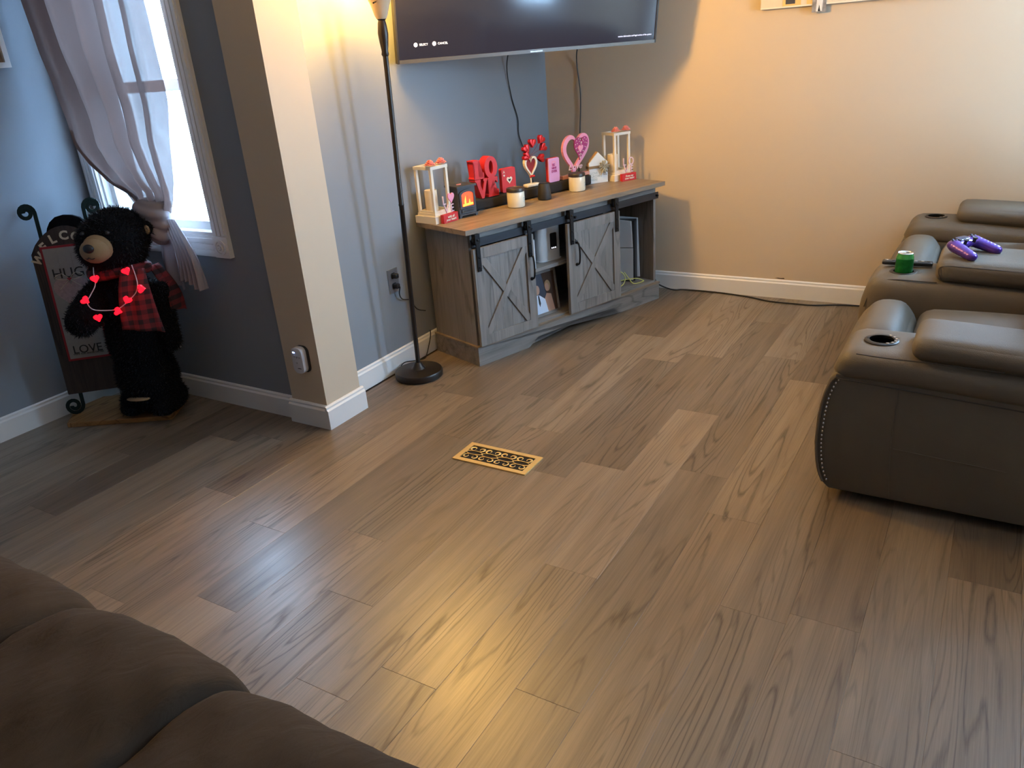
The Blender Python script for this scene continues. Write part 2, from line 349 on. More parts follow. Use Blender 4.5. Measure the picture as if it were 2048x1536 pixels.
def rbox(bm, x0, x1, y0, y1, z0, z1, r, puff=(0, 0, 0), n=12, fn=None):
    """soft cushion: rounded box whose faces bulge"""
    c = Vector(((x0+x1)/2, (y0+y1)/2, (z0+z1)/2)); h = Vector(((x1-x0)/2, (y1-y0)/2, (z1-z0)/2))
    t = bmesh.new(); bmesh.ops.create_cube(t, size=2); bmesh.ops.subdivide_edges(t, edges=t.edges[:], cuts=n, use_grid_fill=True)
    r = min(r, h.x*.99, h.y*.99, h.z*.99)
    for v in t.verts:
        p = Vector([math.sin(max(-1, min(1, q))*PI/2) for q in v.co])
        q = Vector([p[i]*h[i] for i in range(3)]); inn = Vector([max(-(h[i]-r), min(h[i]-r, q[i])) for i in range(3)])
        d = q-inn
        if d.length > 1e-9: q = inn+d.normalized()*r
        for k in range(3):
            if abs(abs(p[k])-1) < 1e-6:
                i, j = (k+1) % 3, (k+2) % 3
                q[k] += math.copysign(1, p[k])*puff[k]*(1-p[i]**2)*(1-p[j]**2)
        v.co = c+q
        if fn: v.co = fn(v.co)
    me = bpy.data.meshes.new('t'); t.to_mesh(me); t.free(); bm.from_mesh(me); bpy.data.meshes.remove(me)
    return bm
def remesh(name, bm, voxel, m, parent=None, smooth=4, **kw):
    """melt overlapping volumes into ONE continuous skin"""
    me = bpy.data.meshes.new('t'); bm.to_mesh(me); bm.free(); o = bpy.data.objects.new('t', me); C.objects.link(o)
    rm = o.modifiers.new('r', 'REMESH'); rm.mode = 'VOXEL'; rm.voxel_size = voxel
    sm = o.modifiers.new('s', 'SMOOTH'); sm.iterations = smooth; sm.factor = .5
    dg = bpy.context.evaluated_depsgraph_get(); me2 = bpy.data.meshes.new_from_object(o.evaluated_get(dg))
    bpy.data.objects.remove(o); b2 = bmesh.new(); b2.from_mesh(me2); bpy.data.meshes.remove(me2)
    return link(name, b2, m, parent, smooth=180, **kw)
def text(s, size, ext, m, parent, loc, rot=(PI/2, 0, 0), name='lettering', align='CENTER', shear=0, bold=0, sx=1, space=1, kind=None):
    cu = bpy.data.curves.new('t', 'FONT'); cu.body = s; cu.size = size; cu.extrude = ext; cu.align_x = align; cu.align_y = 'CENTER'
    cu.shear = shear; cu.offset = bold; cu.space_line = .85*space; cu.resolution_u = 3
    o = bpy.data.objects.new('t', cu); C.objects.link(o)
    dg = bpy.context.evaluated_depsgraph_get(); me = bpy.data.meshes.new_from_object(o.evaluated_get(dg)); bpy.data.objects.remove(o)
    me.name = name; me.materials.clear(); me.materials.append(m)
    for v in me.vertices: v.co.x *= sx
    r = bpy.data.objects.new(name, me); C.objects.link(r); r.parent = parent; r.location = loc; r.rotation_euler = rot
    return r
def heart(w, h, cx=0, cz=0, n=28, tip=0, rot=0):
    pts = []
    for i in range(n):
        t = 2*PI*i/n
        x = 16*math.sin(t)**3/16*w/2; z = (13*math.cos(t)-5*math.cos(2*t)-2*math.cos(3*t)-math.cos(4*t))/17*h/2*1.1 + .06*h
        x += tip*(z/h)
        c, s = math.cos(rot), math.sin(rot); pts.append((cx+x*c-z*s, cz+x*s+z*c))
    return pts
def circ(r, cx=0, cz=0, n=24, sx=1, sz=1): return [(cx+r*sx*math.cos(2*PI*i/n), cz+r*sz*math.sin(2*PI*i/n)) for i in range(n)]
def rrect(w, h, r, cx=0, cz=0, n=5):
    pts = []
    for k, (sx, sz) in enumerate(((1, 1), (-1, 1), (-1, -1), (1, -1))):
        for i in range(n+1):
            a = PI/2*k+PI/2*i/n; pts.append((cx+sx*(w/2-r)+r*math.cos(a), cz+sz*(h/2-r)+r*math.sin(a)))
    return pts
def bez(pts, n=8):
    """smooth curve through points (Catmull-Rom)"""
    P = [Vector(p) for p in pts]; P = [2*P[0]-P[1]]+P+[2*P[-1]-P[-2]]; out = []
    for i in range(1, len(P)-2):
        for k in range(n):
            t = k/n; a, b, c, d = P[i-1:i+3]
            out.append(.5*((2*b)+(c-a)*t+(2*a-5*b+4*c-d)*t*t+(3*b-a-3*c+d)*t**3))
    out.append(P[-2]); return out

# ------------------------------------------------------------------ setting
XW, YL, XB, YA, XR, YR, ZC, XBK = 2.245, 3.77, 4.655, 2.53, 4.655, -1.55, 2.42, -1.7
def struct(o): o['kind'] = 'structure'; return o
floor = struct(link('floor', BX(XBK, XB, YR, YL, -.08, -.0062), M['sub']))
struct(link('ceiling', BX(XBK-.2, XB+.2, YR-.2, YL+.2, ZC, ZC+.1), M['ceil']))
# far wall with a window beyond the right edge of the picture
def wall_with_hole_x(name, x0, x1, y0, y1, ya, yb, za, zb, m):
    bm = bmesh.new()
    box(bm, x0, x1, y0, ya, -.08, ZC); box(bm, x0, x1, yb, y1, -.08, ZC); box(bm, x0, x1, ya, yb, -.08, za); box(bm, x0, x1, ya, yb, zb, ZC)
    return struct(link(name, bm, m))
wall_with_hole_x('wall_far', XB, XB+.2, YR-.2, YA+.1, -1.40, -.46, .65, 2.2, M['beige'])
wall_with_hole_x('wall_window', XW, XW+.2, YA+.07, YL+.2, 2.905, 3.645, .84, 2.12, M['grey'])
struct(link('wall_recess', BX(2.40, XB, YA, YA+.2, -.08, ZC), M['grey']))
pier = struct(link('wall_pier', BX(2.222, 2.44, 2.388, 2.60, -.08, ZC), M['beige'], bevel=.004))
struct(link('wall_left', BX(XBK-.2, XW+.2, YL, YL+.2, -.08, ZC), M['grey']))
bm = bmesh.new()
for a in ((XBK-.2, -.25, -.08, ZC), (-.25, 3.40, -.08, ZC), (3.78, XB+.2, -.08, ZC), (3.40, 3.78, -.08, .85), (3.40, 3.78, 2.2, ZC)): box(bm, a[0], a[1], YR-.2, YR, a[2], a[3])
struct(link('wall_right', bm, M['beige']))
struct(link('wall_rear', BX(XBK-.2, XBK, YR-.2, YL+.2, -.08, ZC), M['grey']))
# floor planks ------------------------------------------------------
PW, PL = .1818, 1.219
def plank_mesh(x0, x1, y0, y1):
    bm = bmesh.new(); g = .0002; e = .0009
    lo = [(x0+g, y0+g), (x1-g, y0+g), (x1-g, y1-g), (x0+g, y1-g)]; hi = [(x0+e, y0+e), (x1-e, y0+e), (x1-e, y1-e), (x0+e, y1-e)]
    L0 = [bm.verts.new((a, b, -.006)) for a, b in lo]; L1 = [bm.verts.new((a, b, -.0004)) for a, b in lo]; L2 = [bm.verts.new((a, b, 0)) for a, b in hi]
    bm.faces.new(L0[::-1]); bm.faces.new(L2)
    for A, B in ((L0, L1), (L1, L2)):
        for i in range(4): bm.faces.new([A[i], A[(i+1) % 4], B[(i+1) % 4], B[i]])
    return bm
full = None
joint = {10: 1.228, 6: 1.017, 5: 1.520, 4: 1.145, 3: 1.63, 2: 1.348, 1: 1.030, 0: 1.165, -1: 1.751, -2: 1.26, -3: 1.016, -7: 2.19, 7: 1.62, 8: .82, 9: 1.95, -4: 1.79, -5: .62, -6: 1.42, 11: .45}
D, L_, N_ = .74, 1.24, 1.0
tone = {(4, 0): 1.26, (4, 1): .80, (4, 2): .86, (0, 1): 1.12, (0, 2): .78, (0, 0): .98, (-1, 2): .82, (-1, 1): 1.20, (-1, 0): 1.05, (-2, 1): .92, (-2, 2): .92, (1, 3): 1.18, (1, 2): .84, (1, 1): 1.04,
        (2, 3): .72, (2, 2): 1.14, (2, 1): .98, (3, 1): .90, (3, 2): .82, (3, 0): 1.05, (-3, 1): 1.06, (-3, 2): 1.28, (-3, 3): .78, (5, 2): .74, (5, 1): 1.12, (5, 0): 1.0, (6, 0): 1.18, (6, 1): .95, (10, 0): .95,
        (10, 1): .66, (7, 1): .72, (8, 1): .98, (9, 1): .74, (9, 0): 1.05, (8, 0): .78, (7, 0): 1.1, (-7, 1): .70, (-4, 1): 1.0, (-5, 2): .9, (-5, 1): 1.02, (-6, 1): 1.05, (-7, 0): 1.02, (-2, 0): 1.0, (1, 0): 1.12, (2, 0): 1.0}
rnd = random.Random(3)
for k in range(-15, 16):
    y0 = 1.047+PW*k; y1 = y0+PW
    if y1 < YR or y0 > YL: continue
    y0c, y1c = max(y0, YR), min(y1, YL); xend = XB if y0 < 2.50 else 2.44
    if y0 > 2.60: xend = XW
    j = joint.get(k, rnd.uniform(.5, 1.7))
    i0 = -3
    while j+i0*PL < xend:
        a, b = j+(i0-1)*PL, j+i0*PL; a, b = j+i0*PL, j+(i0+1)*PL
        idx = i0+1; i0 += 1
        if b < XBK: continue
        a2, b2 = max(a, XBK), min(b, xend)
        if b2-a2 < .02: continue
        cut = (a2 != a or b2 != b or y0c != y0 or y1c != y1)
        if cut or full is None:
            o = link('plank', plank_mesh(a2-a, b2-a, y0c-y0, y1c-y0), M['floor'], floor, loc=(a, y0, 0))
            if not cut: full = o
        else:
            o = full.copy(); C.objects.link(o); o.location = (a, y0, 0)
        s = tone.get((k, idx), rnd.uniform(.78, 1.18)); h = rnd.uniform(-.03, .03)
        o.color = (s*(1+h), s, s*(1-h), 1)
# baseboards ---------------------------------------------------------
BP = [(0, 0), (.014, 0), (.014, .088), (.009, .096), (.009, .104), (.004, .110), (0, .110)]
def baseboard(name, p0, p1, nrm, th=1.0):
    """profile run from p0 to p1 (wall-face line), nrm points into the room"""
    bm = bmesh.new(); d = Vector(p1)-Vector(p0); L = d.length; d.normalize(); n = Vector(nrm)
    mx = Matrix(((d.x, n.x, 0, p0[0]), (d.y, n.y, 0, p0[1]), (0, 0, 1, 0), (0, 0, 0, 1)))
    a = [bm.verts.new(mx @ Vector((0, q[0]*th, q[1]))) for q in BP]; b = [bm.verts.new(mx @ Vector((L, q[0]*th, q[1]))) for q in BP]
    for i in range(len(BP)): bm.faces.new([a[i], a[(i+1) % len(BP)], b[(i+1) % len(BP)], b[i]])
    bm.faces.new(a[::-1]); bm.faces.new(b)
    return struct(link(name, bm, M['white']))
baseboard('baseboard_far', (XB, YR), (XB, YA), (-1, 0))
baseboard('baseboard_recess', (2.44, YA), (XB-.014, YA), (0, -1))
baseboard('baseboard_window', (XW, 2.60), (XW, YL-.014), (-1, 0))
baseboard('baseboard_left', (XBK, YL), (XW, YL), (0, -1))
baseboard('baseboard_pier_front', (2.222, 2.388), (2.222, 2.612), (-1, 0), 1.3)
baseboard('baseboard_pier_side', (2.2038, 2.388), (2.455, 2.388), (0, -1), 1.3)
baseboard('baseboard_right', (XBK, YR), (XB, YR), (0, 1))
baseboard('baseboard_rear', (XBK, YR), (XBK, YL), (1, 0))
# window on the left ---------------------------------------------------
win = struct(bpy.data.objects.new('window_1', None)); C.objects.link(win); win.location = (XW, 0, 0)
def fluted(y0, y1, z0, z1, vert):
    bm = bmesh.new(); box(bm, -.016, 0, y0, y1, z0, z1)
    n = 3
    for i in range(n):
        if vert:
            c = y0+(y1-y0)*(.5+(i-1)*.27); box(bm, -.022, -.016, c-.009, c+.009, z0+.003, z1-.003)
        else:
            c = z0+(z1-z0)*(.5+(i-1)*.27); box(bm, -.022, -.016, y0+.003, y1-.003, c-.009, c+.009)
    return bm
link('casing', fluted(2.812, 2.905, .835, 2.12, True), M['white'], win, bevel=.002, seg=1)
link('casing', fluted(3.645, 3.738, .835, 2.12, True), M['white'], win, bevel=.002, seg=1)
link('casing', fluted(2.905, 3.645, .742, .835, False), M['white'], win, bevel=.002, seg=1)
link('casing', fluted(2.905, 3.645, 2.12, 2.213, False), M['white'], win, bevel=.002, seg=1)
for y in (2.812, 3.645):
    for z in (.742, 2.12):
        o = link('corner_block', BX(-.024, 0, y, y+.093, z, z+.093), M['white'], win, bevel=.002)
        bm = bmesh.new()
        for r_, d_ in ((.034, .005), (.020, .008), (.009, .012)):
            ring_prism(bm, circ(r_, y+.0465, z+.0465), circ(r_-.007, y+.0465, z+.0465), -.024-d_, -.023, 'x')
        prism(bm, circ(.006, y+.0465, z+.0465, 12), -.034, -.023, 'x')
        link('rosette', bm, M['white'], o)
bm = bmesh.new()
for a in ((0, .12, 2.905, 2.917, .84, 2.12), (0, .12, 3.633, 3.645, .84, 2.12), (0, .12, 2.917, 3.633, .84, .852), (0, .12, 2.917, 3.633, 2.108, 2.12)): box(bm, *a)
link('jamb', bm, M['white'], win)
def sash(x, z0, z1, st=.032):
    bm = bmesh.new(); y0, y1 = 2.917, 3.633
    box(bm, x, x+.03, y0, y0+st, z0, z1); box(bm, x, x+.03, y1-st, y1, z0, z1); box(bm, x, x+.03, y0+st, y1-st, z0, z0+st*1.1); box(bm, x, x+.03, y0+st, y1-st, z1-st*1.2, z1)
    o = link('sash', bm, M['white'], win, bevel=.003, seg=1)
    link('pane', BX(x+.012, x+.016, y0+st, y1-st, z0+st, z1-st), M['glass'], o)
sash(.030, .852, 1.478); sash(.068, 1.432, 2.108)
link('sill', BX(-.012, .032, 2.905, 3.645, .836, .850), M['white'], win, bevel=.003)
# windows outside the frame (their light and reflections show)
def plain_window(name, loc, rotz, wdt, z0, z1):
    e = struct(bpy.data.objects.new(name, None)); C.objects.link(e); e.location = loc; e.rotation_euler = (0, 0, rotz)
    bm = bmesh.new(); t = .09; h = wdt/2
    for a in ((-h-t, -h), (h, h+t)): box(bm, a[0], a[1], -.02, 0, z0-t, z1+t)
    for a in ((z0-t, z0), (z1, z1+t)): box(bm, -h, h, -.02, 0, a[0], a[1])
    link('casing', bm, M['white'], e)
    bm = bmesh.new(); s = .035; zm = (z0+z1)/2
    box(bm, -h, -h+s, .05, .09, z0, z1); box(bm, h-s, h, .05, .09, z0, z1)
    for z in (z0, zm-s/2, z1-s): box(bm, -h+s, h-s, .05, .09, z, z+s)
    link('sash', bm, M['white'], e); link('pane', BX(-h+s, h-s, .068, .072, z0+s, z1-s), M['glass'], e)
plain_window('window_2', (XB, -.93, 0), -PI/2, .94, .65, 2.2)
plain_window('window_3', (3.59, YR, 0), PI, .38, .85, 2.2)

# ------------------------------------------------------------------ TV stand
A0 = Vector((3.0757, 2.146, 0)); ANG = math.atan2(-.31584, .94881)
U = Vector((math.cos(ANG), math.sin(ANG), 0)); V = Vector((-U.y, U.x, 0))
def SP(u, v, z=.711): p = A0+U*u+V*v; return (p.x, p.y, z)
SL, SD, SH = 1.43, .375, .71
st = thing('tv_stand', 'grey wood farmhouse media console with sliding barn doors across the room corner', 'tv stand', tuple(A0), (0, 0, ANG))
link('top', BX(-.026, SL+.028, -.022, SD+.012, .686, SH), M['top'], st, bevel=.003)
link('side_panel', BX(0.012, .030, .018, SD, .10, .686), M['rustic'], st)
link('side_panel', BX(SL-.030, SL-.012, .018, SD, .10, .686), M['rustic'], st)
link('back_panel', BX(.030, SL-.030, SD-.012, SD, .10, .686), M['rustic'], st)
link('valance', BX(.030, SL-.030, .018, .034, .63, .686), M['rustic_h'], st)
link('bottom_panel', BX(.030, SL-.030, .018, SD-.012, .10, .118), M['rustic_h'], st)
for x in (.405, .99): link('divider', BX(x-.009, x+.009, .03, SD-.012, .118, .686), M['rustic'], st)
link('shelf', BX(.414, .981, .04, SD-.014, .385, .403), M['rustic_h'], st)
link('shelf', BX(.030, .396, .04, SD-.014, .385, .403), M['rustic_h'], st)
# skirt with a shallow arch
def skirt(x0, x1, arch):
    pts = [(x0, 0)]
    if arch:
        a, b = .335, 1.095
        for i in range(9): t = i/8; pts.append((a+.09*t, .045*(3*t*t-2*t**3)))
        for i in range(9): t = i/8; pts.append((b-.09+.09*t, .045*(1-(3*t*t-2*t**3))))
    pts += [(x1, 0), (x1, .098), (x0, .098)]
    return pts
bm = bmesh.new(); pts = skirt(0, SL, True)
a = [bm.verts.new((p[0], 0, p[1])) for p in pts]; b = [bm.verts.new((p[0], .018, p[1])) for p in pts]
fs = [bm.faces.new(a), bm.faces.new(b[::-1])]
for i in range(len(pts)): bm.faces.new([a[i], b[i], b[(i+1) % len(pts)], a[(i+1) % len(pts)]])
bmesh.ops.triangulate(bm, faces=fs)
link('skirt_board', bm, M['rustic_h'], st)
link('skirt_board', BX(0, .014, .018, SD, 0, .098), M['rustic_h'], st)
link('skirt_board', BX(SL-.014, SL, .018, SD, 0, .098), M['rustic_h'], st)
bm = bmesh.new(); box(bm, -.004, SL+.004, -.004, .018, .098, .106); box(bm, -.004, .014, .018, SD, .098, .106); box(bm, SL-.014, SL+.004, .018, SD, .098, .106)
link('skirt_ledge', bm, M['top'], st, bevel=.002)
link('rail', BX(.012, SL-.012, -.004, .002, .617, .655), mat('gunmetal_rail', (.06, .065, .075), .38, .7), st)
for x in (.03, .4, .72, 1.05, 1.4):
    link('rail_bolt', lathe(bmesh.new(), [(.007, 0), (.007, .012), (.004, .015)], 10, mx=Matrix.Translation((x, -.004, .636)) @ Matrix.Rotation(PI/2, 4, 'X')), M['blackmetal'], st)
def door(x0, x1, hx):
    z0, z1 = .112, .612; f = .052; y0, y1 = -.026, -.008
    bm = bmesh.new(); box(bm, x0, x0+f, y0, y1, z0, z1); box(bm, x1-f, x1, y0, y1, z0, z1); box(bm, x0+f, x1-f, y0, y1, z0, z0+f); box(bm, x0+f, x1-f, y0, y1, z1-f, z1)
    d = link('door', bm, M['rustic'], st, bevel=.0015, seg=1)
    n = 5; W = (x1-x0-2*f)/n
    for i in range(n): link('panel_board', BX(x0+f+i*W+.0004, x0+f+(i+1)*W-.0004, y0+.010, y1-.002, z0+f, z1-f), M['rustic'], d)
    xa, xb, za, zb = x0+f, x1-f, z0+f, z1-f; L = math.hypot(xb-xa, zb-za); an = math.atan2(zb-za, xb-xa); w2 = .017
    cx, cz = (xa+xb)/2, (za+zb)/2
    def strap(s0, s1, sg):
        mx = Matrix.Translation((cx, 0, cz)) @ Matrix.Rotation(-an*sg, 4, 'Y')
        return BX(s0, s1, y0+.0005, y0+.0098, -w2, w2, mx=mx)
    def clipped(sg):
        # parallelogram brace trimmed to the frame opening
        dx = w2/math.sin(an); pts = []
        if sg > 0: pts = [(xa, za), (xa+dx*1.1, za), (xb, zb-dx*math.tan(an)*1.1), (xb, zb), (xb-dx*1.1, zb), (xa, za+dx*math.tan(an)*1.1)]
        else: pts = [(xa, zb), (xa, zb-dx*math.tan(an)*1.1), (xb-dx*1.1, za), (xb, za), (xb, za+dx*math.tan(an)*1.1), (xa+dx*1.1, zb)]
        return pts
    link('brace', prism(bmesh.new(), clipped(1), y0+.001, y0+.0098), M['rustic'], d, bevel=.001, seg=1)
    link('brace', prism(bmesh.new(), clipped(-1), y0+.0025, y0+.0098), M['rustic'], d, bevel=.001, seg=1)
    # handle
    hz = .445; bm = bmesh.new()
    tube(bm, bez([(hx, -.026, hz-.062), (hx, -.046, hz-.052), (hx, -.052, hz), (hx, -.046, hz+.052), (hx, -.026, hz+.062)], 5), .0048, 8)
    for s in (-1, 1): lathe(bm, [(.010, 0), (.010, .003), (.007, .005)], 12, mx=Matrix.Translation((hx, -.026, hz+s*.062)) @ Matrix.Rotation(PI/2, 4, 'X'))
    link('handle', bm, M['blackmetal'], d, smooth=True)
    for x in (x0+.028, x1-.028):
        bm = bmesh.new(); box(bm, x-.012, x+.012, -.034, -.027, .50, .640)
        prism(bm, circ(.021, x, .655, 20), -.024, -.008)
        box(bm, x-.014, x+.014, -.034, -.004, .640, .684)
        link('hanger', bm, M['blackmetal'], d, bevel=.002, seg=1)
        for z in (.52, .57, .655): link('hanger_bolt', lathe(bmesh.new(), [(.006, 0), (.006, .003), (.003, .005)], 8, mx=Matrix.Translation((x, -.034, z)) @ Matrix.Rotation(PI/2, 4, 'X')), M['blackmetal'], d)
    return d
door(.006, .398, .372); door(.645, 1.055, .705)

# --- things in the console ---
g = thing('router', 'white plastic router with small black display on the console middle shelf', 'router', SP(.635, .13, .4035), (0, 0, ANG+R(-6)))
link('body', prism(bmesh.new(), rrect(.150, .06, .026), 0, .188, 'z'), M['whitep'], g, bevel=.004, smooth=True)
link('display', prism(bmesh.new(), rrect(.044, .090, .008, .020, .105), -.0325, -.030), M['black'], g)
for i in range(3): link('button_light', prism(bmesh.new(), circ(.0040, .008+i*.012, .068, 10), -.0335, -.0325), M['screentext'], g)
link('foot_plate', prism(bmesh.new(), rrect(.162, .072, .032), -.0, .006, 'z'), M['whitep'], g)
g = thing('white_case', 'narrow white box standing against the left door on the console shelf', 'box', SP(.458, .085, .4035), (0, 0, ANG))
link('shell', BX(-.010, .010, -.04, .06, 0, .155), M['whitep'], g, bevel=.004, smooth=True)
g = thing('couple_photo', 'framed couple photograph leaning on the lowest compartment of the grey console', 'photo frame', SP(.446, .062, .119), (0, 0, ANG))
mx = Matrix.Rotation(R(-7), 4, 'X')
bm = bmesh.new()
for a in ((0, .20, 0, .014, 0, .016), (0, .20, 0, .014, .234, .25), (0, .014, 0, .014, .016, .234), (.186, .20, 0, .014, .016, .234)): box(bm, *a, mx=mx)
link('frame', bm, M['rustic_h'], g)
ph = link('photo', BX(.014, .186, .004, .008, .016, .234, mx=mx), M['photodark'], g)
def flat(pts, y, m, nm, par): return link(nm, prism(bmesh.new(), pts, y-.0008, y, mx=mx), m, par)
flat([(.095, .234), (.186, .234), (.186, .016), (.14, .016)], .0036, M['photobrown'], 'photo_background', ph)
flat(circ(.021, .052, .150, 16, .85, 1.25), .0026, M['skin'], 'photo_man_face', ph)
flat([(.014, .016), (.014, .105), (.045, .122), (.066, .118), (.102, .09), (.115, .016)], .0030, M['shirt'], 'photo_man_shirt', ph)
flat([(.052, .118), (.060, .118), (.066, .075), (.058, .055), (.052, .075)], .0022, M['blackm'], 'photo_tie', ph)
flat(circ(.026, .130, .160, 16, .85, 1.2), .0026, M['hairp'], 'photo_woman_hair', ph)
flat(circ(.018, .125, .152, 14, .85, 1.25), .0020, M['skin'], 'photo_woman_face', ph)
flat([(.100, .016), (.098, .09), (.118, .12), (.150, .11), (.165, .016)], .0031, M['skin'], 'photo_woman_dress', ph)
g = thing('game_console', 'upright white and black game console with shade-greyed side in the open right bay of the console', 'game console', SP(1.318, .178, .119), (0, 0, ANG+R(-60)))
def cons_panel(x0, x1, z0, z1, top):
    pts = [(-.13, z0), (.115, z0), (.12, z1)] + ([(.05, z1+.018), (-.05, z1+.022)] if top else []) + [(-.13, z1)]
    return prism(bmesh.new(), [(-p[0], p[1]) for p in pts], x0, x1, 'x')
for s in (-1,):
    link('side_shell', BX(-.150, .062, -.052, -.044, .010, .208), M['ps'], g, bevel=.003)
    bm = prism(bmesh.new(), [(-.150, .212), (.062, .212), (.055, .372), (-.04, .385), (-.150, .388)], -.052, -.044); link('side_shell', bm, M['ps'], g, bevel=.003)
    link('core', BX(-.145, .072, -.044, .030, .006, .372), M['black'], g, bevel=.006)
    bm = prism(bmesh.new(), [(-.150, .01), (.088, .01), (.078, .375), (-.150, .395)], .030, .038); link('side_shell', bm, M['whitep'], g, bevel=.003)
    link('stand_ring', lathe(bmesh.new(), [(.06, 0), (.06, .008)], 24, (-.03, 0, 0)), M['black'], g)
o = link('yellow_cable', tube(bmesh.new(), bez([SP(1.085, .07, .30), SP(1.128, .06, .239), SP(1.171, .06, .207), SP(1.189, .06, .172), SP(1.163, .055, .143), SP(1.12, .06, .135), SP(1.15, .075, .16), SP(1.221, .065, .160), SP(1.299, .060, .147), SP(1.332, .052, .132), SP(1.345, .05, .123), SP(1.299, .045, .123), SP(1.247, .05, .131), SP(1.209, .055, .176), SP(1.181, .06, .213)], 6), .0028, 6), M['yellow'], smooth=True)
tag(o, 'loose yellow cable looped in the right bay of the console', 'cable')
o = link('power_brick', rbox(bmesh.new(), -.022, .022, -.03, .03, 0, .045, .008, n=4), M['black'], loc=SP(1.10, .118, .119), rot=(0, 0, ANG), smooth=True)
tag(o, 'small black power brick beside the yellow cable in the console', 'power adapter')

# --- things on the console top ---
ZT = .7105
def lantern(u, v, rz, label):
    g = thing('lantern', label, 'lantern', SP(u, v, ZT), (0, 0, ANG+R(rz)), 'cream open frame lanterns')
    link('base', BX(-.072, .072, -.072, .072, 0, .036), M['cream'], g, bevel=.003)
    link('base_step', BX(-.062, .062, -.062, .062, .036, .050), M['cream'], g, bevel=.002)
    for sx in (-1, 1):
        for sy in (-1, 1): link('post', BX(sx*.052-.007, sx*.052+.007, sy*.052-.007, sy*.052+.007, .050, .262), M['cream'], g, bevel=.001, seg=1)
    bm = bmesh.new()
    for s in (-1, 1):
        box(bm, -.061, .061, s*.053-.008, s*.053+.008, .262, .277); box(bm, s*.053-.008, s*.053+.008, -.045, .045, .262, .277)
    link('top_frame', bm, M['cream'], g, bevel=.001, seg=1)
    bm = bmesh.new()
    for s in (-1, 1):
        box(bm, -.045, .045, s*.053-.004, s*.053+.004, .050, .060); box(bm, s*.053-.004, s*.053+.004, -.045, .045, .050, .060)
    link('lower_rail', bm, M['cream'], g)
    return g
lantern(.046, .316, 10, 'cream wooden lantern at the left end of the console, beside the electric stove')
lantern(1.396, .300, -10, 'cream wooden lantern at the right end of the console, beside the white house block')
def candle(u, v, h, label):
    g = thing('pillar_candle', label, 'candle', SP(u, v, ZT+.0505), (0, 0, 0), 'candles inside the lanterns')
    link('wax', lathe(bmesh.new(), [(.031, 0), (.032, .003), (.032, h-.004), (.030, h), (.024, h-.002), (.018, h-.006), (0.002, h-.007)], 28), M['ivory'], g, smooth=True)
    link('wick', tube(bmesh.new(), [(0, 0, h-.008), (0.001, 0, h+.004)], .001, 5), M['black'], g)
candle(.040, .328, .105, 'ivory pillar candle inside the left lantern'); candle(1.380, .315, .098, 'ivory pillar candle inside the right lantern')
def rose(loc, label):
    g = thing('fabric_rose', label, 'flower', loc, (0, 0, random.uniform(0, 3)), 'coral roses on the lanterns')
    bm = bmesh.new()
    for ring, (n, r, z, tl) in enumerate(((3, .005, .016, .25), (4, .011, .012, .7), (5, .017, .008, 1.05), (6, .023, .005, 1.35))):
        for i in range(n):
            a = 2*PI*i/n+ring*.6; mx = Matrix.Rotation(a, 4, 'Z') @ Matrix.Translation((r*.55, 0, z)) @ Matrix.Rotation(tl, 4, 'Y')
            rows = []
            for j in range(4):
                t = j/3; w_ = .015*math.sin(PI*(.25+.6*t)); zz = .016*t; rows.append([bm.verts.new(mx @ Vector((.004*(q*q)*-1+.003*t*t, q*w_, zz))) for q in (-1, -.5, 0, .5, 1)])
            for A_, B_ in zip(rows, rows[1:]):
                for q in range(4): bm.faces.new([A_[q], A_[q+1], B_[q+1], B_[q]])
    o = link('petals', bm, M['coral'], g, smooth=180); sm = o.modifiers.new('s', 'SOLIDIFY'); sm.thickness = .0016
for (u, v, lb) in ((.010, .262, 'coral fabric rose on the near left edge of the left lantern top'), (.090, .282, 'coral fabric rose on the right corner of the left lantern top'), (1.352, .262, 'coral fabric rose on the near left edge of the right lantern top'), (1.432, .254, 'coral fabric rose on the right corner of the right lantern top')):
    rose(SP(u, v, ZT+.2775), lb)
def love_sign(u, v, rz, top, label):
    g = thing('love_block_sign', label, 'sign', SP(u, v, ZT), (0, 0, ANG+rz), 'small love signs by the lanterns')
    link('block', BX(-.052, .052, -.011, .011, 0, .042), M['red'], g, bevel=.001, seg=1)
    text(top, .0165, .0006, M['cream'], g, (0, -.0118, .021), name='script', shear=.2, bold=.0004)
    L_ = [('V', -.030, .066, .050, 1.0), ('E', .024, .066, .046, .75)]
    text('L', .062, .003, M['lilac'], g, (-.028, 0, .108), name='letter', sx=.8); 
    text('V', .062, .003, M['lilac'], g, (-.016, 0, .064), name='letter', sx=.9); text('E', .055, .003, M['lilac'], g, (.026, 0, .064), name='letter', sx=.85)
    return g
g = love_sign(.070, .228, R(10), 'with all\nyour heart', 'little red LOVE block with pink heart in front of the left lantern')
link('heart', prism(bmesh.new(), heart(.045, .055, .022, .115), -.004, .003), M['pink'], g)
g = love_sign(1.392, .204, R(-10), 'from my\nown heart', 'little red LOVE block with letter O in front of the right lantern')
text('O', .066, .003, M['lilac'], g, (.022, 0, .108), name='letter', sx=.8)
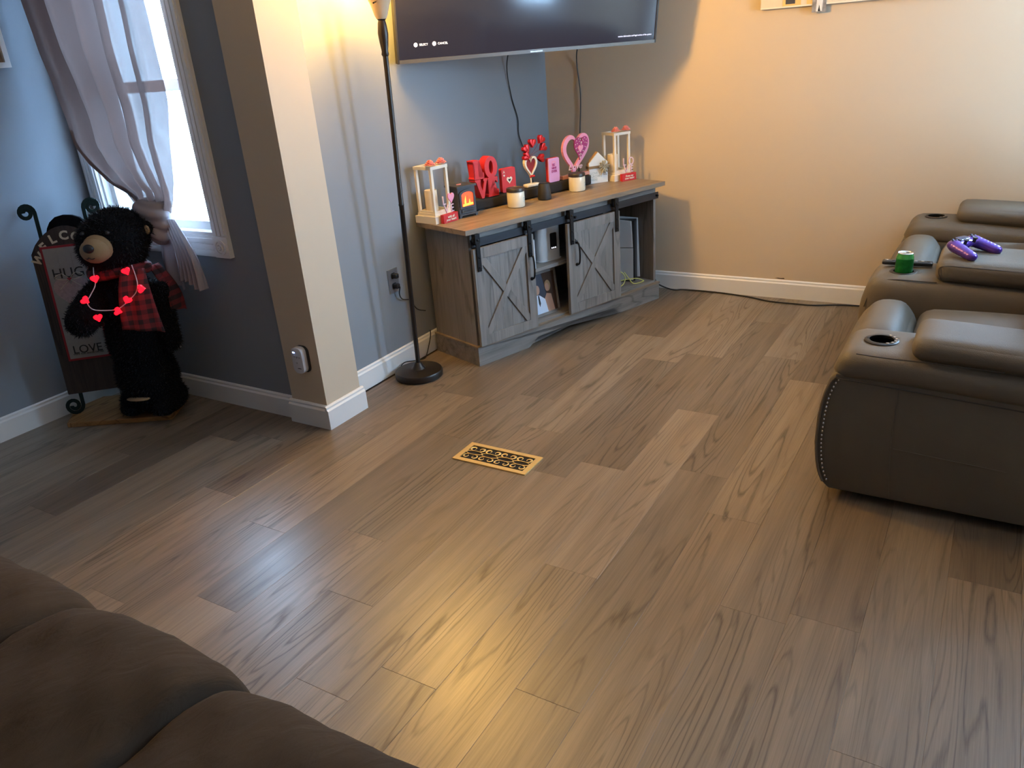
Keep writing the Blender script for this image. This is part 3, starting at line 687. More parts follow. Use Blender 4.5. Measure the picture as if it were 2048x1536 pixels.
# electric stove
g = thing('electric_stove', 'miniature dark grey log stove glowing orange on the console', 'stove', SP(.199, .285, ZT), (0, 0, ANG))
gm = mat('stove_casing', (.045, .045, .052), .55)
link('body', BX(-.055, .055, -.045, .050, .018, .150), gm, g, bevel=.003)
link('top_plate', BX(-.062, .062, -.052, .055, .150, .160), gm, g, bevel=.003)
link('hearth', BX(-.060, .060, -.054, .055, .012, .018), gm, g, bevel=.002)
for sx in (-1, 1):
    for sy in (-1, 1): link('leg', prism(bmesh.new(), [(sx*.058, 0), (sx*.048, 0), (sx*.040, .012), (sx*.058, .012)], sy*.046-.004, sy*.046+.004), gm, g)
arch = [(-.038, .056), (.038, .056)]+[(.038*math.cos(t), .112+.016*math.sin(t)) for t in [PI*i/10 for i in range(11)]]
of = [(-.050, .046), (.050, .046)]+[(.050*math.cos(t), .120+.020*math.sin(t)) for t in [PI*i/10 for i in range(11)]]
link('door_frame', ring_prism(bmesh.new(), of, arch, -.052, -.046), gm, g)
o = link('fire_window', prism(bmesh.new(), arch, -.0475, -.0462), M['ember'], g)
rr_ = random.Random(5)
for i in range(5):
    x = -.028+i*.014; h = rr_.uniform(.03, .055); link('flame', prism(bmesh.new(), [(x-.006, .060), (x+.006, .060), (x+.004, .06+h*.5), (x+rr_.uniform(-.004, .004), .06+h), (x-.005, .06+h*.45)], -.0492, -.0478), M['flame'] if i % 2 else M['ember'], o)
link('log', tube(bmesh.new(), [(-.032, -.051, .062), (.030, -.051, .066)], .006, 8), M['flame'], o)
v_ = link('vent_panel', BX(-.040, .040, -.050, -.046, .024, .042), gm, g, bevel=.001, seg=1)
for z in (.028, .034): link('vent_slat', BX(-.034, .034, -.052, -.050, z, z+.003), M['blackm'], v_)
link('cap_rosette', prism(bmesh.new(), heart(.03, .02, -.008, 0), .160, .163, 'z'), M['coral'], g)
# soundbar
g = thing('soundbar', 'long black soundbar lying along the back of the console top', 'soundbar', SP(.285, .335, ZT), (0, 0, ANG))
link('casing', rbox(bmesh.new(), 0, .885, -.032, .045, .004, .060, .012, n=8), M['soft'], g, smooth=True)
for x in (.06, .82): link('foot', BX(x-.02, x+.02, -.02, .03, 0, .005), M['black'], g)
link('end_cap', rbox(bmesh.new(), .880, .895, -.031, .044, .005, .059, .007, n=4), M['black'], g, smooth=True)
ZB = ZT+.061
# LOVE block letters, two rows, flared block capitals
g = thing('love_block_letters', 'large red wooden LOVE letters stacked two by two on the soundbar', 'decoration', SP(.392, .330, ZB), (0, 0, ANG))
g.scale = (.86, 1.0, 1.03)
dd = (-.026, .026)
def serifI(x0, x1, z0, z1, s=.010): return [(x0, z0), (x1, z0), (x1, z0+s), ((x0+x1)/2+.014, z0+s*1.6), ((x0+x1)/2+.014, z1-s*1.6), (x1, z1-s), (x1, z1), (x0, z1), (x0, z1-s), ((x0+x1)/2-.014, z1-s*1.6), ((x0+x1)/2-.014, z0+s*1.6), (x0, z0+s)]
def letter(bm): link('letter', bm, M['red'], g, bevel=.0012, seg=1)
bm = prism(bmesh.new(), [(-.098, .098), (-.020, .098), (-.020, .128), (-.030, .128), (-.038, .108), (-.062, .108), (-.062, .178), (-.050, .186), (-.050, .192), (-.100, .192), (-.100, .186), (-.090, .178), (-.090, .108), (-.098, .104)], *dd); letter(bm)
letter(ring_prism(bmesh.new(), circ(.055, .038, .147, 32, .92, 1.0), circ(.030, .038, .147, 32, .55, 1.10), *dd))
letter(prism(bmesh.new(), [(-.072, .0965), (-.094, .0965), (-.094, .088), (-.086, .084), (-.050, 0), (-.032, 0), (-.004, .084), (0, .088), (0, .0965), (-.030, .0965), (-.030, .088), (-.024, .084), (-.040, .036), (-.058, .084), (-.050, .088), (-.050, .0965)], *dd))
letter(prism(bmesh.new(), [(.004, .0), (.088, .0), (.088, .032), (.080, .032), (.068, .012), (.044, .012), (.044, .042), (.056, .046), (.058, .036), (.064, .036), (.064, .064), (.058, .064), (.056, .054), (.044, .054), (.044, .082), (.066, .082), (.078, .066), (.084, .066), (.084, .0965), (.004, .0965), (.004, .088), (.014, .084), (.014, .014), (.004, .010)], *dd))
# ace card block
g = thing('ace_card_block', 'red wooden playing card block with a white heart on the soundbar', 'decoration', SP(.556, .333, ZB), (0, 0, ANG))
link('card', prism(bmesh.new(), rrect(.098, .128, .009, 0, .064), -.012, .012), M['red'], g, bevel=.001, seg=1)
text('A', .022, .0006, M['cream'], g, (-.032, -.0125, .108), name='letter')
link('small_heart', prism(bmesh.new(), heart(.012, .013, -.032, .090), -.0128, -.012), M['cream'], g)
o = link('heart_symbol', prism(bmesh.new(), heart(.040, .040, .004, .062), -.0128, -.012), M['cream'], g)
link('heart_center', prism(bmesh.new(), heart(.018, .018, .004, .062), -.0134, -.0128), M['blackm'], o)
link('small_heart', prism(bmesh.new(), heart(.012, .013, .034, .020), -.0128, -.012), M['cream'], g)
def candle_jar(u, v, label):
    g = thing('candle_jar', label, 'candle', SP(u, v, ZT), (0, 0, ANG), 'cream candle jars with dark lids')
    link('jar', lathe(bmesh.new(), [(.040, 0), (.0455, .003), (.047, .010), (.047, .078), (.045, .082)], 40), M['jar'], g, smooth=True)
    link('lid', lathe(bmesh.new(), [(.045, .0821), (.0485, .083), (.0485, .097), (.046, .101), (.040, .1015), (.038, .099)], 40), M['jarlid'], g, smooth=True)
    # printed label on the curve
    bm = bmesh.new()
    for z, wd in ((.046, .024), (.036, .018), (.028, .020), (.020, .010)):
        n = 6; r = .0473; A_ = []; 
        for i in range(n+1):
            a = -PI/2+.50+(i/n-.5)*wd/r; A_.append((bm.verts.new((r*math.cos(a), r*math.sin(a), z)), bm.verts.new((r*math.cos(a), r*math.sin(a), z+.004))))
        for i in range(n): bm.faces.new([A_[i][0], A_[i+1][0], A_[i+1][1], A_[i][1]])
    link('label_print', bm, M['label'], g)
candle_jar(.500, .208, 'cream candle jar with dark lid in front of the red card block')
candle_jar(.996, .242, 'cream candle jar with dark lid in front of the big pink heart')
# diffuser
g = thing('black_diffuser', 'tapered matte black cylinder between the two candle jars', 'tabletop_diffuser', SP(.720, .222, ZT), (0, 0, ANG))
link('body', lathe(bmesh.new(), [(.030, 0), (.037, .003), (.0385, .012), (.036, .040), (.031, .082), (.028, .088), (.020, .089)], 36), M['blackm'], g, smooth=True)
link('top_ring', lathe(bmesh.new(), [(.026, .0895), (.026, .091), (.018, .0912)], 28), M['jarlid'], g, smooth=True)
# heart spray
g = thing('heart_spray', 'white heart ornament with six red foil hearts fanned out above it', 'decoration', SP(.725, .330, ZB), (0, 0, ANG))
link('base', rbox(bmesh.new(), -.048, .048, -.020, .020, 0, .018, .006, n=5), M['cream'], g, smooth=True)
link('stem', tube(bmesh.new(), [(0, 0, .017), (0, 0, .056)], .004, 8), M['cream'], g)
ho = heart(.094, .125, 0, .108, 36); hi = heart(.070, .096, 0, .110, 36)
link('heart_rim', ring_prism(bmesh.new(), ho, hi, -.009, .009), M['cream'], g, bevel=.0012, seg=1)
link('glitter_heart', prism(bmesh.new(), heart(.068, .094, 0, .110, 36), -.003, .003), M['glitter'], g)
bm = bmesh.new()
for s in (-1, 1): ell(bm, (s*.010, -.014, .058), (.011, .004, .007), (0, s*.4, 0), 2)
ell(bm, (0, -.016, .058), (.005, .004, .005), sub=2)
link('ribbon_bow', bm, M['foil'], g, smooth=180)
for i, (x, z) in enumerate(((.022, .232), (.088, .242), (-.024, .205), (.100, .198), (-.024, .165), (.080, .144))):
    rr2 = -math.atan2(x-.012, z-.145)
    hh = prism(bmesh.new(), heart(.046, .048, 0, 0, 24), -.011, .011)
    hb = link('foil_heart', hh, M['foil'], g, bevel=.005, seg=2, smooth=60); hb.location = (x, 0, z); hb.rotation_euler = (0, -rr2, 0)
    link('wire', tube(bmesh.new(), bez([(0, .004, .160), (x*.5, .004, .17+(z-.17)*.35), (x*.85, .003, .16+(z-.16)*.8)], 4), .0008, 5), M['foil'], g)
# pink card block
g = thing('pink_card_block', 'pink card shaped block with dark pink lettering and red backing', 'decoration', SP(.896, .332, ZB), (0, 0, ANG))
link('card', prism(bmesh.new(), rrect(.084, .132, .010, 0, .066), -.012, -.004), M['pinkcard'], g, bevel=.001, seg=1)
link('backing', prism(bmesh.new(), rrect(.086, .134, .010, 0, .067), -.004, .012), M['redside'], g)
text('BE', .020, .0005, M['magenta'], g, (-.004, -.0125, .094), name='lettering', bold=.0005)
text('MINE', .016, .0005, M['magenta'], g, (0, -.0125, .077), name='lettering', bold=.0005)
text('EVER', .019, .0005, M['magenta'], g, (0, -.0125, .059), name='lettering', bold=.0006)
link('pale_arc', ring_prism(bmesh.new(), circ(.016, -.002, .100, 20), circ(.012, -.002, .100, 20), -.0124, -.012), M['pink'], g)
# big pink heart
g = thing('pink_heart_ornament', 'tall pink open heart with dotted magenta heart on a pink base', 'decoration', SP(1.064, .338, ZB), (0, 0, ANG))
pm = mat('dusty_pink_base', (.62, .28, .22), .6)
link('base', BX(-.100, .118, -.018, .018, 0, .018), pm, g, bevel=.002)
ho = heart(.215, .245, .0, .128, 44); hi = heart(.155, .180, -.002, .134, 44)
def lean(p): return [(x+.16*(z-.018), z) for x, z in p]
link('open_heart', ring_prism(bmesh.new(), lean(ho), lean(hi), -.008, .008), M['pink'], g, bevel=.0015, seg=1)
dh = lean(heart(.112, .138, .034, .158, 36))
o = link('dotted_heart', prism(bmesh.new(), dh, -.014, -.008), M['magenta'], g)
bm = bmesh.new()
for i, (x, z) in enumerate(lean(heart(.092, .115, .034, .159, 20))): prism(bm, circ(.0028, x, z, 8), -.0152, -.014)
for i, (x, z) in enumerate(lean(heart(.068, .084, .034, .158, 14))): prism(bm, circ(.0024, x, z, 8), -.0152, -.014)
link('dots', bm, M['cream'], o)
link('center_heart', prism(bmesh.new(), lean(heart(.040, .046, .030, .154, 24)), -.018, -.014), M['pink'], o)
text('Love', .044, .0025, M['lilac'], g, (.004, -.012, .058), name='script', shear=.35, sx=1.3)
# house block
g = thing('house_block', 'white house shaped wooden block with burlap ribbon and raffia bow', 'decoration', SP(1.250, .322, ZT), (0, 0, ANG+R(-20)))
g.scale = (.93, 1.0, .98)
hp = [(-.066, 0), (.066, 0), (.066, .120), (0, .182), (-.066, .120)]
link('block', prism(bmesh.new(), hp, -.016, .016), mat('white_washed_block', (.68, .72, .74), .6, bump=.1), g, bevel=.001, seg=1)
link('edge_band', ring_prism(bmesh.new(), [(x*1.035, z*1.012) for x, z in hp], hp, -.012, .016), mat('honey_wood_edge', (.62, .38, .16), .55), g)
link('ribbon', ring_prism(bmesh.new(), [(-.071, -.0205), (.071, -.0205), (.071, .0205), (-.071, .0205)], [(-.070, -.0175), (.070, -.0175), (.070, .0175), (-.070, .0175)], .088, .104, 'z'), M['burlap'], g)
bm = bmesh.new()
for i in range(11):
    a = i*2*PI/11+.2; c_ = Vector((.032, -.030, .098)); d_ = Vector((math.cos(a), -.25, math.sin(a)))
    tube(bm, bez([c_, c_+d_*.022+Vector((0, -.010, .004)), c_+d_*.036, c_+d_*.026+Vector((0, .006, -.006)), c_], 4), .0045, 5, flat=(1, .3))
for s in (-.014, .010): tube(bm, bez([(.032, -.026, .092), (.032+s, -.028, .066), (.034+s*1.6, -.026, .046)], 4), .005, 5, flat=(1, .25))
link('bow', bm, M['bow'], g, smooth=180)
for i, s in enumerate(('LOVE', 'GROWS', 'HERE')): text(s, .021, .0004, M['label'], g, (-.056, -.0164, .060-i*.019), name='lettering', align='LEFT')

# ------------------------------------------------------------------ television
tv = thing('television', 'large wall mounted flat television tilted forward above the console', 'television', (3.13, 2.484, 1.4603), (R(8.6), 0, R(-32)))
TW, TH = 1.484, .85
link('cabinet', BX(0, TW, .008, .030, 0, TH), M['tvframe'], tv, bevel=.003)
link('back_shell', rbox(bmesh.new(), .10, TW-.10, .030, .070, .03, .50, .03, n=6), M['black'], tv, smooth=True)
bm = bmesh.new(); t = .009
box(bm, 0, t, 0, .008, 0, TH); box(bm, TW-t, TW, 0, .008, 0, TH); box(bm, t, TW-t, 0, .008, TH-t, TH)
link('bezel', bm, M['tvframe'], tv); link('bottom_trim', BX(t, TW-t, -.001, .008, 0, .016), M['bezel'], tv, bevel=.001, seg=1)
scr = link('screen', BX(t, TW-t, .004, .0078, .016, TH-t), M['screen'], tv)
link('logo', BX(TW/2-.035, TW/2+.035, -.0022, -.001, .004, .010), M['silver'], tv)
for x, s, sym in ((.118, 'SELECT', 'X'), (.212, 'CANCEL', 'O')):
    k_ = link('button_icon', prism(bmesh.new(), circ(.0095, x-.022, .078, 20), .0030, .0038), M['screentext'], tv)
    text(sym, .012, .0002, M['photodark'], tv, (x-.022, .0026, .078), name='icon_symbol')
    text(s, .0135, .0002, M['screentext'], tv, (x-.004, .0032, .077), name='screen_lettering', align='LEFT')
text('version information and legal notices of the system', .0105, .0002, M['screendim'], tv, (TW-.030, .0032, .044), name='screen_lettering', align='RIGHT', bold=.0003)
link('mount_plate', BX(.50, .92, .071, .085, .15, .45), M['blackmetal'], tv)
# arm to the corner, in television coordinates
bm = bmesh.new()
tube(bm, [(.72, .085, .30), (.86, .20, .32), (.74, .40, .37)], .022, 8)
link('mount_arm', bm, M['blackmetal'], tv)
def cord(name, pts, r, m, label, n=8):
    o = link(name, tube(bmesh.new(), bez(pts, n), r, 7), m, smooth=True); return tag(o, label, 'cord')
cord('hanging_cord', [(4.05, 2.36, 1.62), (4.145, 2.50, 1.42), (4.20, 2.522, 1.24), (4.26, 2.522, 1.10), (4.262, 2.522, 1.0), (4.33, 2.515, .86), (4.36, 2.50, .70)], .0032, M['cord'], 'black cord hanging from the television down the grey wall')
cord('hanging_cord', [(4.33, 2.05, 1.62), (4.62, 2.290, 1.44), (4.644, 2.288, 1.20), (4.646, 2.30, 1.0), (4.640, 2.31, .80), (4.62, 2.32, .60)], .0036, M['cord'], 'black cord hanging from the television down the beige wall')

# ------------------------------------------------------------------ floor lamp
g = thing('floor_lamp', 'tall dark bronze torchiere floor lamp beside the console', 'floor lamp', (2.858, 2.372, 0), (R(1.6), 0, 0))
e0 = Matrix.Rotation(R(-1.6), 4, 'X')
link('base', lathe(bmesh.new(), [(.112, .002), (.120, .006), (.121, .028), (.116, .036), (.060, .040), (.036, .044), (.026, .056), (.018, .072), (.014, .076)], 48, mx=e0), M['bronze'], g, smooth=True)
link('pole', lathe(bmesh.new(), [(.0115, .07), (.0115, .86), (.0130, .862), (.0130, .868), (.0115, .87), (.0115, 1.50)], 20), M['bronze'], g, smooth=True)
link('collar', lathe(bmesh.new(), [(.0125, 1.50), (.0165, 1.508), (.014, 1.520), (.019, 1.555), (.0225, 1.59), (.018, 1.630), (.015, 1.640), (.021, 1.648)], 24), M['bronze'], g, smooth=True)
link('shade_cup', lathe(bmesh.new(), [(.021, 1.646), (.028, 1.66), (.040, 1.70), (.056, 1.735), (.075, 1.765), (.090, 1.780), (.088, 1.783), (.05, 1.75), (.015, 1.68)], 32), mat('tan_glass_cup', (.55, .42, .28), .4), g, smooth=True)
link('bowl', lathe(bmesh.new(), [(.086, 1.782), (.110, 1.800), (.140, 1.835), (.160, 1.875), (.166, 1.885)], 40, cap=False), M['bowl'], g, smooth=True)
link('bulb', lathe(bmesh.new(), [(.012, 1.76), (.014, 1.79), (.028, 1.82), (.030, 1.84), (.020, 1.865), (.004, 1.872)], 20), mat('warm_bulb', (1, .8, .5), .5, emit=(1, .62, .22), estr=25), g, smooth=True)
link('switch_knob', tube(bmesh.new(), [(-.035, -.01, 1.712), (-.078, -.03, 1.705)], .0035, 8), M['bronze'], g)
l = bpy.data.lights.new('lamp_light', 'POINT'); l.energy = LAMP_W; l.color = (1, .56, .12); l.shadow_soft_size = .09
lo = bpy.data.objects.new('lamp_light', l); lo.location = (0, 0, 1.93); lo.parent = g; C.objects.link(lo)

# outlet, plugs and cords behind the lamp
g = thing('wall_outlet', 'steel wall outlet plate with two plugs behind the floor lamp', 'outlet', (2.937, YA, .405), (0, 0, 0))
link('plate', BX(-.037, .037, -.006, 0, 0, .120), mat('brushed_steel_plate', (.42, .42, .44), .35, .8), g, bevel=.002)
for z in (.034, .086):
    o = link('socket', prism(bmesh.new(), rrect(.034, .030, .010, 0, z), -.0075, -.006), M['blackm'], g)
    link('plug', rbox(bmesh.new(), -.012, .012, -.036, -.0076, z-.012, z+.012, .005, n=3), M['black'], g, smooth=True)
cord('lamp_cord', [(2.937, 2.488, .436), (2.945, 2.505, .395), (2.970, 2.510, .360), (3.039, 2.512, .334), (3.062, 2.512, .291), (3.09, 2.512, .266), (3.145, 2.512, .243)], .0028, M['cord'], 'thin black cord sagging from the outlet to the console')
cord('lamp_cord', [(3.158, 2.506, .13), (3.155, 2.506, .10), (3.133, 2.506, .055), (3.09, 2.498, .010), (3.054, 2.490, .004), (2.984, 2.497, .018), (2.923, 2.502, .034), (2.885, 2.500, .034), (2.86, 2.498, .018), (2.852, 2.496, .005)], .0028, M['cord'], 'black cord running along the baseboard behind the lamp base')
cord('loose_cable', [(4.52, 1.76, .10), (4.55, 1.74, .05), (4.585, 1.66, .012), (4.63, 1.60, .005), (4.632, 1.40, .005), (4.60, 1.20, .005), (4.55, 1.05, .005), (4.545, .90, .005), (4.55, .80, .005), (4.60, .66, .005), (4.615, .50, .005)], .0045, M['cord'], 'black cord lying along the far baseboard from console to recliner')
o = link('wall_scuff', prism(bmesh.new(), [(-.028, 0), (-.010, .003), (.006, .0015), (.026, .004), (.030, -.002), (.004, -.003), (-.012, -.001)], -.0016, -.0002), M['scuff'], loc=(XB, 1.025, .118), rot=(0, 0, -PI/2)); tag(o, 'small dark chip in the paint above the far baseboard', 'scuff')
# adapter on the pier
g = thing('wifi_extender', 'white rounded plug-in extender with blue light on the beige pier', 'wifi extender', (2.222, 2.482, .262), (0, 0, -PI/2))
link('shell', prism(bmesh.new(), rrect(.062, .118, .024, 0, .059), -.034, -.004), mat('extender_white', (.62, .62, .66), .4), g, bevel=.005, smooth=True)
link('back_plate', prism(bmesh.new(), rrect(.072, .122, .026, .006, .059), -.006, 0), M['blackm'], g)
link('status_light', BX(-.020, -.008, -.0352, -.034, .094, .099), M['ledblue'], g)
o = link('socket_marks', BX(-.002, .000, -.0346, -.034, .07, .078), M['blackm'], g)
for x, z in ((-.016, .074), (-.002, .074), (.012, .072), (-.008, .046)):
    for dx in (0, .005): link('socket_slot', BX(x+dx, x+dx+.0014, -.0346, -.034, z, z+.006), M['blackm'], g)
link('logo_mark', BX(-.004, .016, -.0346, -.034, .022, .025), M['blackm'], g)

# ------------------------------------------------------------------ floor register
g = thing('floor_register', 'ornate brass floor register set into the plank floor', 'vent', (2.274, 1.546, 0), (0, 0, R(-90)))
W2, H2 = .168, .073
ring = lambda a, b: [(-a, -b), (a, -b), (a, b), (-a, b)]
bm = ring_prism(bmesh.new(), ring(W2, H2), ring(W2-.022, H2-.020), .0003, .005, 'z'); link('frame', bm, M['brass'], g, bevel=.0015)
link('vent_shade_plate', BX(-W2+.020, W2-.020, -H2+.018, H2-.018, .0003, .0012), M['ventshade'], g)  # flat black plate stands in for shade in the vent recess
bm = bmesh.new(); n = 4; pw = (W2-.022)*2/n
for i in range(n):
    cx = -W2+.022+pw*(i+.5)
    for s in (1, -1):
        for k in (-1, 1):
            pts = []; fat = .0036 if s > 0 else .0022; R1 = .0145
            for j in range(17):
                a = -s*PI*.5+k*(j/16*PI*1.8-.2)*s; r1 = R1*(1-.030*j)
                pts.append((cx+k*pw*.25+r1*math.cos(a), s*.030+r1*math.sin(a), .0035))
            tube(bm, pts, [.0014+fat*math.sin(PI*min(1, j/13)) for j in range(17)], 6, flat=(1, .4))
    ring1 = [(cx+pw*.5*math.cos(t), .014*math.sin(t), .0038) for t in [2*PI*q/24 for q in range(24)]]
    tube(bm, ring1, .0017, 6, closed=True)
for x in [-W2+.022+pw*i for i in range(1, n)]: ell(bm, (x, 0, .0035), (.0045, .0035, .002), sub=1)
link('scrollwork', bm, M['brass'], g, smooth=180)

# ------------------------------------------------------------------ recliner loveseat
X0 = 2.49
lv = thing('reclining_loveseat', 'taupe leather double recliner with centre console against the far wall', 'sofa', (X0, 0, 0))
LM = M['leather']
def arm(x0, x1, outer, zt, flip=False):
    # profile in (y, z)
    prof = [(-.56, .035), (.345, .035), (.372, .06), (.392, .12), (.402, .20), (.400, .30), (.388, .38), (.372, .44), (.355, .462), (-.56, .415)]
    bm = prism(bmesh.new(), prof, x0+.004, x1-.004, 'x'); a = link('arm', bm, LM, lv, bevel=.010, seg=3, smooth=50)
    # rolled top above the crease
    def f(c):
        t = (c.z-.44)/.09; c.z += -.05*max(0, -(c.y)+.05)*.9 if c.y < .05 else 0
        return c
    o = link('arm_roll', rbox(bmesh.new(), x0-.004, x1+.004, -.56, .368, .432, zt, .045, puff=(.006, 0, .004), n=14, fn=lambda c: Vector((c.x, c.y-max(0, (c.z-.47))*.35*(1 if c.y > 0 else 0), c.z-max(0, .16-c.y)*.055))), LM, a, smooth=180)
    return a
ar1 = arm(0, .275, True, .538); ar2 = arm(1.875, 2.14, True, .545)
def pad(x0, x1, y1, z0, z1, par):
    fn = lambda c: Vector((c.x, c.y, c.z-max(0, .10-c.y)*.05))
    return link('arm_pad', rbox(bmesh.new(), x0, x1, -.52, y1, z0, z1, .040, puff=(.003, 0, .010), n=14, fn=fn), LM, par, smooth=180)
pad(-.002, .240, .150, .530, .604, ar1); pad(1.895, 2.145, .145, .540, .622, ar2)
def seam(pts, par, r=.0022, m=None, nm='seam'): return link(nm, tube(bmesh.new(), bez(pts, 6), r, 6), m or M['piping'], par, smooth=True)
# outer side panel seams and nail trim on the near arm
xs = .0035
seam([(xs-.0005, .165, .455), (xs-.0005, .170, .30), (xs-.0005, .165, .16), (xs-.0005, .155, .04)], ar1, .0014, LM)
seam([(xs-.0005, .163, .225), (xs-.0005, .02, .218), (xs-.0005, -.15, .210)], ar1, .0014, LM)
seam([(-.0045, .352, .446), (-.0045, .15, .436), (-.0045, -.16, .418), (-.0045, -.5, .40)], ar1, .0022)
seam([(.003, .300, .535), (.000, .22, .533), (.000, .10, .533), (.0, -.1, .53)], ar1, .0018)
edge = [(.354, .452), (.370, .43), (.385, .385), (.394, .33), (.398, .27), (.399, .21), (.394, .15), (.384, .10), (.368, .06)]
seam([(.002, y-.004, z) for y, z in edge], ar1, .005, LM, 'front_piping')
ep = bez([(.0005, y-.020, z) for y, z in edge], 5)
nm_ = bmesh.new(); ell(nm_, (0, 0, 0), (.0022, .0036, .0056), sub=1); nail = None
dist = 0; acc = 0; last = ep[0]
for p in ep[1:]:
    seg = (p-last).length; 
    while acc+seg > .0152:
        t_ = (.0152-acc)/seg; q = last.lerp(p, t_); last = q; seg = (p-last).length; acc = 0
        if nail is None: nail = link('nail', nm_, M['silver'], ar1, smooth=180); nail.location = q
        else: o = nail.copy(); C.objects.link(o); o.location = q
        if q.z < .2 and nail is not None: pass
    acc += seg; last = p
def bore(target, x, y, z):
    c = link('t', lathe(bmesh.new(), [(.041, -.075), (.041, .03)], 32, (x, y, z)), LM, lv)
    bpy.context.view_layer.update()
    md = target.modifiers.new('b', 'BOOLEAN'); md.operation = 'DIFFERENCE'; md.solver = 'EXACT'; md.object = c
    dg = bpy.context.evaluated_depsgraph_get(); me = bpy.data.meshes.new_from_object(target.evaluated_get(dg))
    target.modifiers.clear(); target.data = me; bpy.data.objects.remove(c)
def cup(x, y, z, par, buttons=False):
    for t_ in [par]+[q for q in par.children if q.name.startswith(('arm_roll',))]: bore(t_, x, y, z)
    r_ = link('cup_holder', lathe(bmesh.new(), [(.037, -.004), (.037, .004), (.046, .005), (.0515, .002), (.0520, -.002), (.0405, -.004)], 40, (x, y, z)), M['bronzering'], par, smooth=True)
    link('cup_well', lathe(bmesh.new(), [(.0368, .0044), (.036, -.068), (.001, -.070), (.001, -.0725), (.0395, -.0725), (.0402, -.002)], 36, (x, y, z), cap=False), M['cup'], r_, smooth=True)
    if buttons:
        b0 = None
        for i in range(6):
            a = R(-150+i*24)
            if b0 is None: b0 = link('button', BX(-.0035, .0035, -.004, .004, 0, .002), M['silver'], r_); o = b0
            else: o = b0.copy(); C.objects.link(o)
            o.location = (x+.0435*math.cos(a), y+.0435*math.sin(a), z+.0045); o.rotation_euler = (0, 0, a)
        link('usb_port', BX(x-.004, x+.004, y+.038, y+.043, z+.0045, z+.0055), M['black'], r_)
    return r_
cup(.135, .245, .5405, ar1, True); cup(2.015, .238, .5480, ar2, True)
def arms_side_line(x): pass
# seats
def seat(x0, x1):
    # reclining footrest roll in front
    def f(c):
        if c.z > .30 and c.y < .23: c = Vector((c.x, c.y, c.z-(.23-c.y)*.35))
        return Vector((c.x, c.y+.018*math.sin(max(0, min(1, (c.z-.05)/.4))*PI), c.z))
    fr = link('footrest', rbox(bmesh.new(), x0+.004, x1-.004, .175, .378, .05, .497, .085, puff=(0, .010, .022), n=14, fn=f), LM, lv, smooth=180)
    seam([(x0+.02, .393, .335), ((x0+x1)/2, .405, .352), (x1-.02, .393, .335)], fr, .0016)
    def s(c): return Vector((c.x, c.y, c.z-.02*max(0, (c.y+.35))*.6))
    se = link('seat_cushion', rbox(bmesh.new(), x0+.004, x1-.004, -.36, .185, .18, .478, .055, puff=(0, .0, .020), n=14, fn=s), LM, lv, smooth=180)
    seam([(x0+.05, .06, .474), ((x0+x1)/2, .03, .488), (x1-.05, .06, .474)], se, .0014)
    cx = (x0+x1)/2
    b_ = link('backrest', rbox(bmesh.new(), x0-.01, x1+.01, -.46, -.24, .34, 1.00, .09, puff=(0, .035, .02), n=14, fn=lambda c: Vector((c.x, c.y-(c.z-.40)*.22+.085, c.z))), LM, lv, smooth=180)
    seam([(x0+.05, -.205, .66), (cx, -.182, .65), (x1-.05, -.205, .66)], b_, .0018)
seat(.278, .765); seat(1.085, 1.872)
# centre console
def cf(c): return Vector((c.x, c.y-max(0, c.z-.44)*.22*(1 if c.y > 0 else 0), c.z-max(0, .16-c.y)*.035))
cn = link('console', rbox(bmesh.new(), .768, 1.082, -.50, .405, .035, .565, .055, puff=(0, .006, .003), n=16, fn=cf), LM, lv, smooth=180)
seam([(.775, .385, .44), (.790, .362, .52), (.792, .330, .548), (.790, .28, .556), (.786, .20, .557), (.786, .14, .557)], cn, .002)
link('console_pad', rbox(bmesh.new(), .776, 1.074, -.46, .150, .560, .640, .030, puff=(.003, 0, .010), n=14, fn=lambda c: Vector((c.x, c.y, c.z-max(0, .10-c.y)*.03))), LM, cn, smooth=180)
seam([(.776, .125, .572), (.776, .138, .60), (.780, .128, .622), (.779, .05, .624), (.779, -.15, .616), (.779, -.4, .606)], cn, .0016)
cup(.880, .266, .5640, cn)
link('base_frame', BX(.06, 2.08, -.50, .30, .008, .045), M['black'], lv)
link('rear_panel', rbox(bmesh.new(), .02, 2.12, -.66, -.52, .04, .92, .05, n=6), LM, lv, smooth=180)

# things on the loveseat
g = thing('soda_can', 'green soda can with lime band standing in the console cup holder', 'can', (X0+.880, .266, .4945), (0, 0, 0))
link('can_body', lathe(bmesh.new(), [(.024, 0), (.0315, .006), (.0325, .012), (.0325, .126)], 32), M['green'], g, smooth=True)
link('shoulder', lathe(bmesh.new(), [(.0325, .126), (.0315, .132), (.0275, .142), (.0272, .145)], 32), M['limegreen'], g, smooth=True)
link('lid', lathe(bmesh.new(), [(.0272, .145), (.0282, .147), (.0272, .148), (.025, .1455), (.003, .1455)], 32), M['alu'], g, smooth=True)
link('mouth', prism(bmesh.new(), circ(.007, .011, -.006, 12), .1456, .1460, 'z'), M['black'], g); link('tab', prism(bmesh.new(), circ(.007, -.004, .002, 12, 1.4, .8), .1460, .1470, 'z'), M['alu'], g)
g = thing('remote_control', 'black remote control lying behind the green soda can', 'remote', (X0+.955, .262, .5735), (0, 0, R(-87)))
link('body', rbox(bmesh.new(), -.092, .092, -.020, .020, 0, .016, .006, n=5), M['black'], g, smooth=True)
for i, x in enumerate((-.075, -.05, -.02, .03, .055, .075)): link('button', lathe(bmesh.new(), [(.006, .016), (.006, .0178), (.004, .018)], 12, (x, 0, 0)), M['silver'] if i in (0, 3, 4) else M['jarlid'], g)
g = thing('game_controller', 'purple game controller lying on the padded centre console', 'game controller', (X0+.925, .070, .6500), (R(12), 0, R(-32)))
